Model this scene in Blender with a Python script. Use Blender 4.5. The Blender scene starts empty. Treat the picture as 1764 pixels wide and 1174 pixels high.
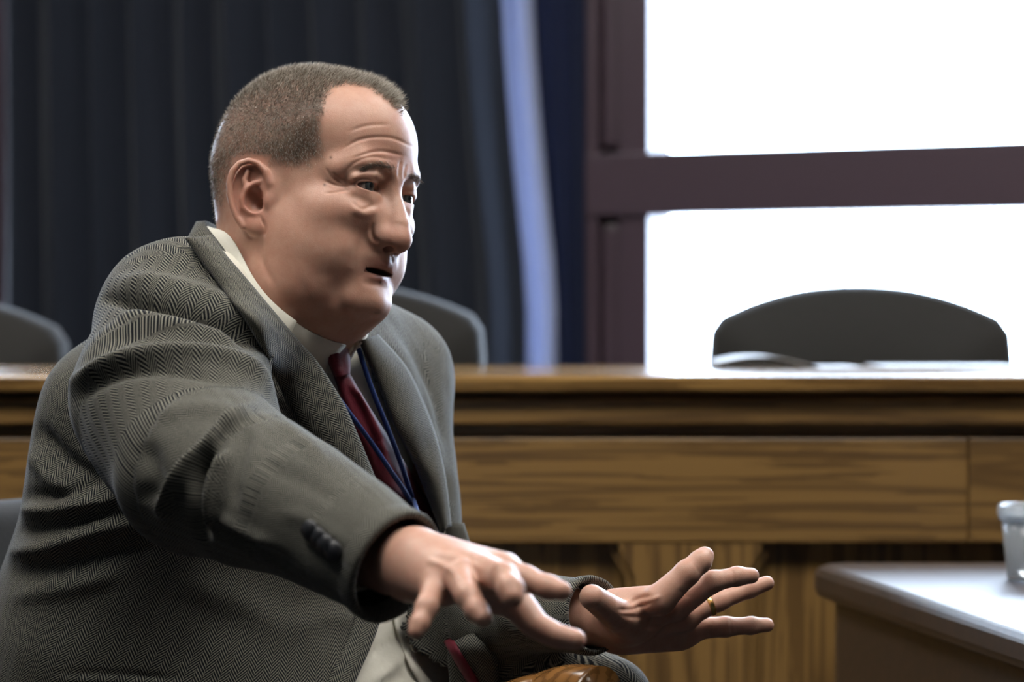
import bpy, bmesh, math, random
import numpy as np
from mathutils import Vector, Matrix

# ----------------------------------------------------------------- camera
FPX = 4165.0                      # focal length in pixels of the 1764 px frame
CAM_Z = 1.04
PITCH = math.atan(42.0 / FPX)
CAM = np.array([0.0, 0.0, CAM_Z])
FWD = np.array([0.0, math.cos(PITCH), -math.sin(PITCH)])
UPV = np.array([0.0, math.sin(PITCH), math.cos(PITCH)])
RGT = np.array([1.0, 0.0, 0.0])

def at(px, py, d):
    """real point at distance d that is seen at a pixel of the photograph"""
    return CAM + d * (FWD + (px - 882.0) / FPX * RGT + (587.0 - py) / FPX * UPV)

def proj(V):
    q = np.asarray(V, float) - CAM
    d = q @ FWD
    return 882.0 + FPX * (q @ RGT) / d, 587.0 - FPX * (q @ UPV) / d, d

scene = bpy.context.scene
COL = scene.collection
cd = bpy.data.cameras.new('camera')
cam = bpy.data.objects.new('camera', cd); COL.objects.link(cam)
cd.sensor_width = 36.0; cd.lens = FPX / 1764.0 * 36.0
cam.location = CAM; cam.rotation_euler = (math.pi / 2 - PITCH, 0, 0)
cd.clip_start = 0.05
cd.dof.use_dof = True; cd.dof.focus_distance = 2.07; cd.dof.aperture_fstop = 4.8
scene.camera = cam
scene.view_settings.view_transform = 'Standard'
scene.view_settings.look = 'None'
scene.view_settings.gamma = 1.0
scene.view_settings.use_curve_mapping = False
scene.view_settings.exposure = 0.0
# ----------------------------------------------------------------- sky (overcast daylight outside the windows)
SKY = 28.0
wd = bpy.data.worlds.new('overcast_sky'); scene.world = wd; wd.use_nodes = True
_bg = wd.node_tree.nodes['Background']
_tc = wd.node_tree.nodes.new('ShaderNodeTexCoord')
_nz = wd.node_tree.nodes.new('ShaderNodeTexNoise'); _nz.inputs['Scale'].default_value = 2.0
wd.node_tree.links.new(_tc.outputs['Generated'], _nz.inputs['Vector'])
_rp = wd.node_tree.nodes.new('ShaderNodeValToRGB')
_rp.color_ramp.elements[0].color = (0.62, 0.77, 1.0, 1); _rp.color_ramp.elements[1].color = (0.74, 0.86, 1.0, 1)
wd.node_tree.links.new(_nz.outputs[0], _rp.inputs[0]); wd.node_tree.links.new(_rp.outputs[0], _bg.inputs[0])
_bg.inputs[1].default_value = SKY
LAMP = 12.0                       # ceiling light panels
# ----------------------------------------------------------------- object helpers
def tag(o, label=None, cat=None, group=None, kind=None):
    if label: o['label'] = label
    if cat: o['category'] = cat
    if group: o['group'] = group
    if kind: o['kind'] = kind
    return o

def empty(name, loc=(0, 0, 0), label=None, cat=None, group=None):
    o = bpy.data.objects.new(name, None); COL.objects.link(o)
    o.location = loc; o.empty_display_size = 0.05
    return tag(o, label, cat, group)

def link(name, me, mat=None, parent=None, smooth=True):
    o = bpy.data.objects.new(name, me); COL.objects.link(o)
    if mat is not None and not me.materials: me.materials.append(mat)
    if smooth:
        me.polygons.foreach_set('use_smooth', np.ones(len(me.polygons), bool))
    if parent is not None:
        o.parent = parent
        o.matrix_parent_inverse = Matrix.Translation(-Vector(parent.location))
    return o

def mesh_vf(name, V, F):
    me = bpy.data.meshes.new(name)
    if isinstance(F, np.ndarray):
        V = np.asarray(V, np.float32)
        n, k = F.shape
        me.vertices.add(len(V)); me.vertices.foreach_set('co', V.ravel())
        me.loops.add(n * k); me.loops.foreach_set('vertex_index', F.astype(np.int32).ravel())
        me.polygons.add(n); me.polygons.foreach_set('loop_start', np.arange(0, n * k, k, dtype=np.int32))
        me.update(calc_edges=True); me.validate()
    else:
        me.from_pydata([tuple(map(float, v)) for v in V], [], F); me.update()
    return me

def bm_mesh(name, bm):
    me = bpy.data.meshes.new(name); bm.to_mesh(me); bm.free(); return me

def box_bm(bm, lo, hi, bev=0.0, seg=2):
    r = bmesh.ops.create_cube(bm, size=1.0)
    vs = r['verts']
    for v in vs:
        v.co = Vector([lo[i] + (v.co[i] + 0.5) * (hi[i] - lo[i]) for i in range(3)])
    if bev > 0:
        es = list({e for v in vs for e in v.link_edges})
        bmesh.ops.bevel(bm, geom=es, offset=bev, segments=seg, affect='EDGES', profile=0.5)

def box(name, lo, hi, mat, parent=None, bev=0.004, seg=2, smooth=False):
    bm = bmesh.new(); box_bm(bm, lo, hi, bev, seg)
    return link(name, bm_mesh(name, bm), mat, parent, smooth)

def lathe(name, prof, mat, center, parent=None, n=48, axis='z'):
    V = []; F = []
    for (r, z) in prof:
        for i in range(n):
            t = 2 * math.pi * i / n
            V.append((center[0] + r * math.cos(t), center[1] + r * math.sin(t), center[2] + z))
    for j in range(len(prof) - 1):
        for i in range(n):
            F.append((j * n + i, j * n + (i + 1) % n, (j + 1) * n + (i + 1) % n, (j + 1) * n + i))
    return link(name, mesh_vf(name, V, F), mat, parent)

def tube_vf(pts, rad, n=8, cap=True):
    """tube along a polyline; rad scalar or list"""
    P = np.asarray(pts, float); m = len(P)
    R = np.full(m, rad) if np.isscalar(rad) else np.asarray(rad, float)
    T = np.gradient(P, axis=0); T /= np.linalg.norm(T, axis=1)[:, None]
    up = np.array([0.13, 0.21, 0.97]); V = []
    a = np.cross(T[0], up); a /= np.linalg.norm(a)
    for i in range(m):
        a = a - T[i] * (a @ T[i]); a /= np.linalg.norm(a); b = np.cross(T[i], a)
        for k in range(n):
            t = 2 * math.pi * k / n
            V.append(P[i] + R[i] * (math.cos(t) * a + math.sin(t) * b))
    F = []
    for i in range(m - 1):
        for k in range(n):
            F.append((i * n + k, i * n + (k + 1) % n, (i + 1) * n + (k + 1) % n, (i + 1) * n + k))
    if cap:
        F.append(tuple(range(n))[::-1]); F.append(tuple((m - 1) * n + k for k in range(n)))
    return V, F

def spline(pts, n, closed=False):
    """Catmull-Rom through points"""
    P = np.asarray(pts, float); m = len(P)
    if m < 3:
        t = np.linspace(0, 1, n)[:, None]; return P[0] * (1 - t) + P[-1] * t
    Q = np.vstack([2 * P[0] - P[1], P, 2 * P[-1] - P[-2]])
    t = np.linspace(0, m - 1, n); i = np.minimum(t.astype(int), m - 2); u = (t - i)[:, None]
    p0, p1, p2, p3 = Q[i], Q[i + 1], Q[i + 2], Q[i + 3]
    return 0.5 * (2 * p1 + (p2 - p0) * u + (2 * p0 - 5 * p1 + 4 * p2 - p3) * u ** 2 + (3 * p1 - p0 - 3 * p2 + p3) * u ** 3)

# ----------------------------------------------------------------- signed distance sculpting
class Sdf:
    def __init__(s, lo, hi, h):
        s.lo = np.array(lo, float); s.h = h; s.n = 0
        s.ax = [np.arange(lo[i], hi[i] + h, h, dtype=np.float32) for i in range(3)]
        s.d = np.full([len(a) for a in s.ax], 1e3, np.float32)
    def _sl(s, lo, hi):
        out = []
        for i in range(3):
            a = int(np.clip(math.floor((lo[i] - s.lo[i]) / s.h), 0, len(s.ax[i])))
            b = int(np.clip(math.ceil((hi[i] - s.lo[i]) / s.h) + 1, 0, len(s.ax[i])))
            out.append(slice(a, b))
        return tuple(out)
    def op(s, fn, lo, hi, k, sub):
        pad = 2 * k + 4 * s.h if sub or s.n > 8 else max(2 * k, 36 * s.h)
        s.n += 1
        sl = s._sl([x - pad for x in lo], [x + pad for x in hi])
        if any(q.stop <= q.start for q in sl): return
        X = s.ax[0][sl[0]][:, None, None]; Y = s.ax[1][sl[1]][None, :, None]; Z = s.ax[2][sl[2]][None, None, :]
        p = fn(X, Y, Z).astype(np.float32); d = s.d[sl]
        if sub: d = -d
        if k > 0:
            h = np.maximum(k - np.abs(d - p), 0) / k
            r = np.minimum(d, p) - h * h * k * 0.25
        else: r = np.minimum(d, p)
        s.d[sl] = -r if sub else r
    def cone(s, a, b, ra, rb=None, k=0.0, sub=False):
        rb = ra if rb is None else rb
        a = np.array(a, float); b = np.array(b, float); ba = b - a; L = max(float(ba @ ba), 1e-12); m = max(ra, rb)
        def fn(X, Y, Z):
            x, y, z = X - a[0], Y - a[1], Z - a[2]
            t = np.clip((x * ba[0] + y * ba[1] + z * ba[2]) / L, 0, 1)
            return np.sqrt((x - t * ba[0]) ** 2 + (y - t * ba[1]) ** 2 + (z - t * ba[2]) ** 2) - (ra + (rb - ra) * t)
        s.op(fn, np.minimum(a, b) - m, np.maximum(a, b) + m, k, sub)
    def chain(s, pts, rads, k=0.0, sub=False):
        pts = [np.array(p, float) for p in pts]
        if np.isscalar(rads): rads = [rads] * len(pts)
        m = max(rads)
        def fn(X, Y, Z):
            out = None
            for i in range(len(pts) - 1):
                a, b, ra, rb = pts[i], pts[i + 1], rads[i], rads[i + 1]
                ba = b - a; L = max(float(ba @ ba), 1e-12)
                x, y, z = X - a[0], Y - a[1], Z - a[2]
                t = np.clip((x * ba[0] + y * ba[1] + z * ba[2]) / L, 0, 1)
                q = np.sqrt((x - t * ba[0]) ** 2 + (y - t * ba[1]) ** 2 + (z - t * ba[2]) ** 2) - (ra + (rb - ra) * t)
                out = q if out is None else np.minimum(out, q)
            return out
        A = np.array(pts)
        s.op(fn, A.min(0) - m, A.max(0) + m, k, sub)
    def ell(s, c, r, k=0.0, sub=False, R=None):
        """ellipsoid; R rows are its axes"""
        c = np.array(c, float); r = np.array(r, float); m = r.max() if R is not None else r
        def fn(X, Y, Z):
            x, y, z = X - c[0], Y - c[1], Z - c[2]
            if R is not None:
                x, y, z = [R[i][0] * x + R[i][1] * y + R[i][2] * z for i in range(3)]
            a = np.sqrt((x / r[0]) ** 2 + (y / r[1]) ** 2 + (z / r[2]) ** 2)
            b = np.sqrt((x / r[0] ** 2) ** 2 + (y / r[1] ** 2) ** 2 + (z / r[2] ** 2) ** 2)
            return a * (a - 1) / np.maximum(b, 1e-9)
        s.op(fn, c - m, c + m, k, sub)
    def mesh(s, smooth=2):
        return surface_nets(s.d, s.lo, s.h, smooth)

def surface_nets(d, lo, h, smooth=2):
    ins = d < 0
    nx, ny, nz = d.shape
    cnt = np.zeros((nx - 1, ny - 1, nz - 1), np.int8)
    for i in (0, 1):
        for j in (0, 1):
            for k in (0, 1):
                cnt += ins[i:nx - 1 + i, j:ny - 1 + j, k:nz - 1 + k]
    act = (cnt > 0) & (cnt < 8)
    I = np.argwhere(act); n = len(I)
    idx = np.full(act.shape, -1, np.int32); idx[act] = np.arange(n)
    corner = lambda o: d[I[:, 0] + o[0], I[:, 1] + o[1], I[:, 2] + o[2]]
    acc = np.zeros((n, 3)); w = np.zeros(n)
    for ax in range(3):
        o1, o2 = [a for a in range(3) if a != ax]
        for p in (0, 1):
            for q in (0, 1):
                a = [0, 0, 0]; a[o1] = p; a[o2] = q
                b = list(a); b[ax] = 1
                da, db = corner(a), corner(b)
                m = (da < 0) != (db < 0)
                t = np.where(m, da / np.where(m, da - db, 1), 0)
                pt = np.zeros((n, 3)); pt[:, o1] = p; pt[:, o2] = q; pt[:, ax] = t
                acc += pt * m[:, None]; w += m
    V = lo + (I + acc / w[:, None]) * h
    quads = []
    for ax in range(3):
        o1, o2 = [(1, 2), (2, 0), (0, 1)][ax]
        sa = [slice(None)] * 3; sb = [slice(None)] * 3
        sa[ax] = slice(0, -1); sb[ax] = slice(1, None)
        A, B = ins[tuple(sa)], ins[tuple(sb)]
        E = np.argwhere(A != B)
        ok = (E[:, o1] > 0) & (E[:, o2] > 0) & (E[:, o1] < d.shape[o1] - 1) & (E[:, o2] < d.shape[o2] - 1)
        E = E[ok]
        def cell(p, q):
            c = E.copy(); c[:, o1] -= p; c[:, o2] -= q
            return idx[c[:, 0], c[:, 1], c[:, 2]]
        Q = np.stack([cell(1, 1), cell(0, 1), cell(0, 0), cell(1, 0)], 1)
        fl = ~A[E[:, 0], E[:, 1], E[:, 2]]
        Q[fl] = Q[fl][:, ::-1]
        quads.append(Q)
    F = np.concatenate(quads)
    F = F[(F >= 0).all(1)]
    return smooth_mesh(V, F, smooth), F

def edges_of(F):
    E = np.concatenate([F[:, [i, (i + 1) % F.shape[1]]] for i in range(F.shape[1])])
    return E

def smooth_mesh(V, F, it, lam=0.5, mask=None):
    if it <= 0: return V
    E = edges_of(F); n = len(V)
    i = np.concatenate([E[:, 0], E[:, 1]]); j = np.concatenate([E[:, 1], E[:, 0]])
    deg = np.bincount(i, minlength=n).astype(float); deg[deg == 0] = 1
    for k in range(it):
        for l in (lam, -lam * 1.03) if it > 1 else (lam,):
            A = np.stack([np.bincount(i, V[j, c], minlength=n) for c in range(3)], 1) / deg[:, None]
            dv = l * (A - V)
            V = V + (dv if mask is None else dv * mask[:, None])
    return V

def normals(V, F):
    a = V[F[:, 2]] - V[F[:, 0]]; b = V[F[:, -1]] - V[F[:, 1]]
    fn = np.cross(a, b)
    N = np.stack([sum(np.bincount(F[:, k], fn[:, c], minlength=len(V)) for k in range(F.shape[1])) for c in range(3)], 1)
    return N / np.maximum(np.linalg.norm(N, axis=1), 1e-12)[:, None]

def poly_dist(x, y, pts):
    """2-D distance to a polyline and the position along it (0..1)"""
    best = np.full(x.shape, 1e9); tt = np.zeros(x.shape); m = len(pts) - 1
    for i in range(m):
        ax, ay = pts[i]; bx, by = pts[i + 1]; dx, dy = bx - ax, by - ay
        L = dx * dx + dy * dy + 1e-9
        t = np.clip(((x - ax) * dx + (y - ay) * dy) / L, 0, 1)
        q = np.hypot(x - ax - t * dx, y - ay - t * dy)
        c = q < best; best = np.where(c, q, best); tt = np.where(c, (i + t) / m, tt)
    return best, tt

def strokes(V, N, lst, dmin=0, dmax=9, toward=None):
    """sculpt strokes: (pixel polyline, width px, height m); the surface under the line is raised along its normal"""
    x, y, d = proj(V)
    view = V - CAM; view /= np.linalg.norm(view, axis=1)[:, None]
    facing = np.clip(-(N * view).sum(1) * 4, 0, 1) * ((d > dmin) & (d < dmax))
    disp = np.zeros(len(V))
    for (pts, w, amp) in lst:
        P = np.array(pts, float)
        if len(P) > 2: P = spline(P, 6 * len(P))
        sel = (x > P[:, 0].min() - 3 * w) & (x < P[:, 0].max() + 3 * w) & (y > P[:, 1].min() - 3 * w) & (y < P[:, 1].max() + 3 * w) & (facing > 0)
        if not sel.any(): continue
        q, t = poly_dist(x[sel], y[sel], P)
        taper = np.clip(np.minimum(t, 1 - t) * 5, 0.0, 1) if len(P) > 2 else np.ones_like(t)
        taper = 0.15 + 0.85 * taper
        disp[sel] += amp * np.exp(-(q / w) ** 2) * taper * facing[sel]
    return V + N * disp[:, None]

def set_attr(me, name, vals):
    vals = np.asarray(vals, np.float32)
    if vals.ndim == 1:
        a = me.attributes.new(name, 'FLOAT', 'POINT'); a.data.foreach_set('value', vals)
    else:
        a = me.attributes.new(name, 'FLOAT_COLOR', 'POINT')
        c = np.ones((len(vals), 4), np.float32); c[:, :3] = vals[:, :3]; a.data.foreach_set('color', c.ravel())

def vnoise(P, scale, seed=0):
    """cheap smooth value noise for vertices"""
    P = np.asarray(P) * scale + seed * 17.31
    i = np.floor(P).astype(np.int64); f = P - i; f = f * f * (3 - 2 * f); out = 0
    for a in (0, 1):
        for b in (0, 1):
            for c in (0, 1):
                h = (i[:, 0] + a) * 374761393 + (i[:, 1] + b) * 668265263 + (i[:, 2] + c) * 2147483647 + seed * 974634777
                h = (h ^ (h >> 13)) * 1274126177; h = (h ^ (h >> 16)) & 0xffff
                w = (f[:, 0] if a else 1 - f[:, 0]) * (f[:, 1] if b else 1 - f[:, 1]) * (f[:, 2] if c else 1 - f[:, 2])
                out = out + w * h / 65535.0
    return out

# ----------------------------------------------------------------- node helpers
def mat_new(name, **kw):
    m = bpy.data.materials.new(name); m.use_nodes = True
    nt = m.node_tree; b = nt.nodes['Principled BSDF']
    for k, v in kw.items():
        key = k.replace('_', ' ')
        for inp in b.inputs:
            if inp.name.lower() == key.lower():
                inp.default_value = (*v, 1.0) if isinstance(v, tuple) and len(v) == 3 and inp.type == 'RGBA' else v
    return m, nt, b

def node(nt, typ, ins=None, **props):
    n = nt.nodes.new(typ)
    for k, v in props.items(): setattr(n, k, v)
    for k, v in (ins or {}).items():
        s = n.inputs[k]
        if isinstance(v, bpy.types.NodeSocket): nt.links.new(v, s)
        elif isinstance(v, tuple) and s.type == 'RGBA' and len(v) == 3: s.default_value = (*v, 1)
        else: s.default_value = v
    return n

def mth(nt, op, a, b=0.0, c=0.0):
    n = nt.nodes.new('ShaderNodeMath'); n.operation = op
    for i, v in enumerate((a, b, c)):
        if isinstance(v, bpy.types.NodeSocket): nt.links.new(v, n.inputs[i])
        else: n.inputs[i].default_value = v
    return n.outputs[0]

def mix(nt, fac, a, b, blend='MIX'):
    n = nt.nodes.new('ShaderNodeMix'); n.data_type = 'RGBA'; n.blend_type = blend
    for s, v in ((n.inputs[0], fac), (n.inputs[6], a), (n.inputs[7], b)):
        if isinstance(v, bpy.types.NodeSocket): nt.links.new(v, s)
        else: s.default_value = (*v, 1) if isinstance(v, tuple) and len(v) == 3 else v
    return n.outputs[2]

def ramp(nt, fac, stops):
    n = nt.nodes.new('ShaderNodeValToRGB'); e = n.color_ramp.elements
    while len(e) < len(stops): e.new(0.5)
    for el, (p, c) in zip(e, stops):
        el.position = p; el.color = (*c, 1) if len(c) == 3 else c
    nt.links.new(fac, n.inputs[0]); return n.outputs[0]
# ================================================================= materials
def m_herringbone():
    m, nt, b = mat_new('herringbone_tweed', roughness=0.95)
    uv = node(nt, 'ShaderNodeUVMap').outputs[0]
    nz = node(nt, 'ShaderNodeTexNoise', {'Vector': uv, 'Scale': 22.0, 'Detail': 2.0})
    wob = node(nt, 'ShaderNodeVectorMath', {0: nz.outputs['Color'], 1: (0.5, 0.5, 0.5)}, operation='SUBTRACT')
    sc = node(nt, 'ShaderNodeVectorMath', {0: wob.outputs[0], 'Scale': 0.004}, operation='SCALE')
    ad = node(nt, 'ShaderNodeVectorMath', {0: uv, 1: sc.outputs[0]}, operation='ADD')
    sp = node(nt, 'ShaderNodeSeparateXYZ', {0: ad.outputs[0]})
    W, P = 0.0072, 0.0030
    tri = mth(nt, 'PINGPONG', sp.outputs[0], W)
    ph = mth(nt, 'DIVIDE', mth(nt, 'ADD', sp.outputs[1], mth(nt, 'MULTIPLY', tri, 1.1)), P)
    # every second column is shifted by half a thread, as in the weave
    colid = mth(nt, 'MODULO', mth(nt, 'FLOOR', mth(nt, 'ABSOLUTE', mth(nt, 'DIVIDE', sp.outputs[0], W))), 2.0)
    ph = mth(nt, 'ADD', ph, mth(nt, 'MULTIPLY', colid, 0.5))
    st = mth(nt, 'SINE', mth(nt, 'MULTIPLY', ph, 2 * math.pi))
    st = mth(nt, 'MULTIPLY_ADD', st, 0.5, 0.5)
    fib = node(nt, 'ShaderNodeTexNoise', {'Vector': uv, 'Scale': 900.0, 'Detail': 3.0}).outputs[0]
    st2 = mth(nt, 'ADD', mth(nt, 'MULTIPLY', st, 0.8), mth(nt, 'MULTIPLY', mth(nt, 'SUBTRACT', fib, 0.5), 0.9))
    col = ramp(nt, st2, [(0.22, (0.0105, 0.0115, 0.0145)), (0.44, (0.034, 0.035, 0.036)), (0.70, (0.235, 0.226, 0.186))])
    nt.links.new(col, b.inputs['Base Color'])
    b.inputs['Sheen Weight'].default_value = 0.16; b.inputs['Sheen Roughness'].default_value = 0.28
    b.inputs['Sheen Tint'].default_value = (0.8, 0.86, 1.0, 1)
    b.inputs['Specular IOR Level'].default_value = 0.12
    bp = node(nt, 'ShaderNodeBump', {'Height': st2, 'Strength': 0.5, 'Distance': 0.0006})
    nt.links.new(bp.outputs[0], b.inputs['Normal'])
    return m

def m_skin():
    m, nt, b = mat_new('skin', roughness=0.46)
    at_ = node(nt, 'ShaderNodeAttribute', attribute_name='tone')
    co = node(nt, 'ShaderNodeTexCoord').outputs['Object']
    n1 = node(nt, 'ShaderNodeTexNoise', {'Vector': co, 'Scale': 90.0, 'Detail': 6.0, 'Roughness': 0.65}).outputs[0]
    n2 = node(nt, 'ShaderNodeTexNoise', {'Vector': co, 'Scale': 420.0, 'Detail': 4.0}).outputs[0]
    n3 = node(nt, 'ShaderNodeTexVoronoi', {'Vector': co, 'Scale': 900.0}).outputs['Distance']
    c1 = mix(nt, mth(nt, 'MULTIPLY', mth(nt, 'SUBTRACT', n1, 0.38), 1.1), at_.outputs['Color'], (0.40, 0.155, 0.105))
    c2 = mix(nt, mth(nt, 'MULTIPLY', n2, 0.22), c1, (0.26, 0.13, 0.085))
    nt.links.new(c2, b.inputs['Base Color'])
    b.inputs['Subsurface Weight'].default_value = 0.18
    b.inputs['Subsurface Radius'].default_value = (1.0, 0.35, 0.2)
    b.inputs['Subsurface Scale'].default_value = 0.006
    b.inputs['Specular IOR Level'].default_value = 0.42
    rg = mth(nt, 'MULTIPLY_ADD', n1, 0.25, 0.34); nt.links.new(rg, b.inputs['Roughness'])
    hgt = mth(nt, 'ADD', mth(nt, 'MULTIPLY', n2, 0.7), mth(nt, 'MULTIPLY', n3, 0.5))
    bp = node(nt, 'ShaderNodeBump', {'Height': hgt, 'Strength': 0.15, 'Distance': 0.0008})
    nt.links.new(bp.outputs[0], b.inputs['Normal'])
    return m

def m_hair():
    m, nt, b = mat_new('short_grey_hair', roughness=0.55)
    a = node(nt, 'ShaderNodeAttribute', attribute_name='tone')
    nt.links.new(a.outputs['Color'], b.inputs['Base Color'])
    b.inputs['Specular IOR Level'].default_value = 0.35
    return m

def m_cloth(name, col, scale, bump=0.3, rough=0.85, col2=None, sheen=0.1):
    m, nt, b = mat_new(name, roughness=rough)
    co = node(nt, 'ShaderNodeTexCoord').outputs['Object']
    n = node(nt, 'ShaderNodeTexNoise', {'Vector': co, 'Scale': scale, 'Detail': 3.0}).outputs[0]
    c2 = col2 or tuple(x * 0.7 for x in col)
    nt.links.new(mix(nt, n, col, c2), b.inputs['Base Color'])
    b.inputs['Sheen Weight'].default_value = sheen; b.inputs['Specular IOR Level'].default_value = 0.25
    bp = node(nt, 'ShaderNodeBump', {'Height': n, 'Strength': bump, 'Distance': 0.0008})
    nt.links.new(bp.outputs[0], b.inputs['Normal'])
    return m

def m_plain(name, col, rough=0.5, metal=0.0, spec=0.5):
    m, nt, b = mat_new(name, base_color=col, roughness=rough, metallic=metal)
    b.inputs['Specular IOR Level'].default_value = spec
    co = node(nt, 'ShaderNodeTexCoord').outputs['Object']
    n = node(nt, 'ShaderNodeTexNoise', {'Vector': co, 'Scale': 60.0, 'Detail': 3.0}).outputs[0]
    nt.links.new(mix(nt, mth(nt, 'MULTIPLY', n, 0.35), col, tuple(x * 0.72 for x in col)), b.inputs['Base Color'])
    return m

def m_oak(name, axis='x', base=(0.29, 0.165, 0.052), dark=(0.065, 0.032, 0.011), rough=0.38, rings=1.0, seed=0.0, coat=0.12, coat_rough=0.2):
    """oak with cathedral grain running along an axis"""
    m, nt, b = mat_new(name, roughness=rough)
    co = node(nt, 'ShaderNodeTexCoord').outputs['Object']
    s = {'x': (0.42, 6.5, 6.5), 'z': (6.5, 6.5, 0.42), 'y': (6.5, 0.42, 6.5)}[axis]
    mp = node(nt, 'ShaderNodeMapping', {'Vector': co, 'Scale': s, 'Location': (seed, seed * 1.7, seed * 0.6)}).outputs[0]
    nz = node(nt, 'ShaderNodeTexNoise', {'Vector': mp, 'Scale': 0.9, 'Detail': 1.5, 'Distortion': 0.3}).outputs[0]
    ring = mth(nt, 'FRACT', mth(nt, 'MULTIPLY', nz, 15.0 * rings))
    ring = mth(nt, 'POWER', mth(nt, 'ABSOLUTE', mth(nt, 'MULTIPLY_ADD', ring, 2.0, -1.0)), 3.0)
    s2 = {'x': (3.5, 110.0, 110.0), 'z': (110.0, 110.0, 3.5), 'y': (110.0, 3.5, 110.0)}[axis]
    mp2 = node(nt, 'ShaderNodeMapping', {'Vector': co, 'Scale': s2}).outputs[0]
    pore = node(nt, 'ShaderNodeTexNoise', {'Vector': mp2, 'Scale': 1.0, 'Detail': 3.0}).outputs[0]
    big = node(nt, 'ShaderNodeTexNoise', {'Vector': mp, 'Scale': 0.5, 'Detail': 2.0}).outputs[0]
    c = mix(nt, mth(nt, 'MULTIPLY', ring, 0.78), base, dark)
    c = mix(nt, mth(nt, 'MULTIPLY', mth(nt, 'GREATER_THAN', pore, 0.54), 0.62), c, dark)
    c = mix(nt, mth(nt, 'MULTIPLY', big, 0.35), c, tuple(x * 0.62 for x in base))
    nt.links.new(c, b.inputs['Base Color'])
    bp = node(nt, 'ShaderNodeBump', {'Height': pore, 'Strength': 0.12, 'Distance': 0.001})
    nt.links.new(bp.outputs[0], b.inputs['Normal'])
    b.inputs['Coat Weight'].default_value = coat; b.inputs['Coat Roughness'].default_value = coat_rough
    return m

M = {}
M['tweed'] = m_herringbone(); M['skin'] = m_skin(); M['hair'] = m_hair()
M['shirt'] = m_cloth('white_shirt_cotton', (0.66, 0.64, 0.56), 600.0, 0.12, 0.8, (0.58, 0.56, 0.49), 0.05)
M['tie'] = m_cloth('burgundy_tie_silk', (0.16, 0.011, 0.027), 900.0, 0.4, 0.6, (0.06, 0.005, 0.011), 0.05)
M['cord'] = m_cloth('blue_lanyard_cord', (0.012, 0.045, 0.20), 1400.0, 0.5, 0.7, (0.006, 0.02, 0.10), 0.1)
M['lining'] = m_cloth('black_jacket_lining', (0.008, 0.009, 0.014), 300.0, 0.1, 0.6)
M['trousers'] = m_cloth('black_trousers', (0.012, 0.012, 0.014), 500.0, 0.2, 0.9)
M['button'] = m_plain('black_button', (0.015, 0.016, 0.02), 0.35)
M['shirt_button'] = m_plain('pearl_button', (0.55, 0.52, 0.44), 0.3)
M['gold'] = m_plain('gold', (0.75, 0.52, 0.18), 0.25, 1.0)
M['shoe'] = m_plain('black_shoe_leather', (0.01, 0.01, 0.01), 0.35)
# ================================================================= room
M['plaster'] = m_plain('cream_plaster', (0.05, 0.048, 0.044), 0.9, spec=0.2)
M['ceiling'] = m_plain('ceiling_white', (0.20, 0.20, 0.195), 0.9, spec=0.2)
M['carpet'] = m_cloth('dark_carpet', (0.02, 0.021, 0.026), 300.0, 0.6, 0.95)
M['frame'] = m_plain('dark_plum_window_frame', (0.062, 0.040, 0.053), 0.35)
M['curtain'] = m_cloth('charcoal_curtain', (0.015, 0.019, 0.030), 90.0, 0.2, 0.9, (0.011, 0.014, 0.023))
M['chair_fabric'] = m_cloth('charcoal_chair_fabric', (0.020, 0.019, 0.018), 260.0, 0.4, 0.9)
M['black_plastic'] = m_plain('black_plastic', (0.012, 0.012, 0.013), 0.4)
M['oak_h'] = m_oak('oak_horizontal_grain', 'x'); M['oak_v'] = m_oak('oak_vertical_grain', 'z', seed=3.1)
M['oak_h2'] = m_oak('oak_horizontal_grain_b', 'x', seed=7.7); M['oak_top'] = m_oak('oak_polished_top', 'x', seed=5.0, rough=0.16)
M['desk'] = m_oak('dark_polished_desk', 'x', (0.040, 0.021, 0.012), (0.016, 0.009, 0.006), 0.50, seed=1.3, coat=1.0, coat_rough=0.42)
M['arm_wood'] = m_oak('varnished_arm_wood', 'x', (0.26, 0.12, 0.035), (0.09, 0.04, 0.012), 0.2, seed=2.2)
def m_glass(name, col=(0.95, 0.98, 1.0), rough=0.0, tr=0.85):
    m, nt, b = mat_new(name, base_color=col, roughness=rough, transmission_weight=tr); b.inputs['IOR'].default_value = 1.45
    return m
def m_pane():
    m = bpy.data.materials.new('window_glass'); m.use_nodes = True; nt = m.node_tree; nt.nodes.clear()
    t = node(nt, 'ShaderNodeBsdfTransparent', {'Color': (0.97, 0.985, 1.0)}); g = node(nt, 'ShaderNodeBsdfGlossy', {'Roughness': 0.02})
    mx = node(nt, 'ShaderNodeMixShader', {0: 0.06, 1: t.outputs[0], 2: g.outputs[0]})
    o = node(nt, 'ShaderNodeOutputMaterial', {0: mx.outputs[0]}); return m
def m_sheer(name, ca, cb):
    m = bpy.data.materials.new(name); m.use_nodes = True; nt = m.node_tree; nt.nodes.clear()
    co = node(nt, 'ShaderNodeTexCoord').outputs['Object']
    n = node(nt, 'ShaderNodeTexNoise', {'Vector': co, 'Scale': 120.0}).outputs[0]
    c = mix(nt, n, ca, cb)
    t = node(nt, 'ShaderNodeBsdfTranslucent', {'Color': c}); d = node(nt, 'ShaderNodeBsdfDiffuse', {'Color': c})
    mx = node(nt, 'ShaderNodeMixShader', {0: 0.55, 1: t.outputs[0], 2: d.outputs[0]})
    node(nt, 'ShaderNodeOutputMaterial', {0: mx.outputs[0]}); return m
M['pane'] = m_pane(); M['sheer'] = m_sheer('pale_sheer_curtain', (0.40, 0.43, 0.55), (0.32, 0.35, 0.47)); M['navy_sheer'] = m_sheer('navy_sheer_curtain', (0.035, 0.042, 0.075), (0.025, 0.03, 0.06))

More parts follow.
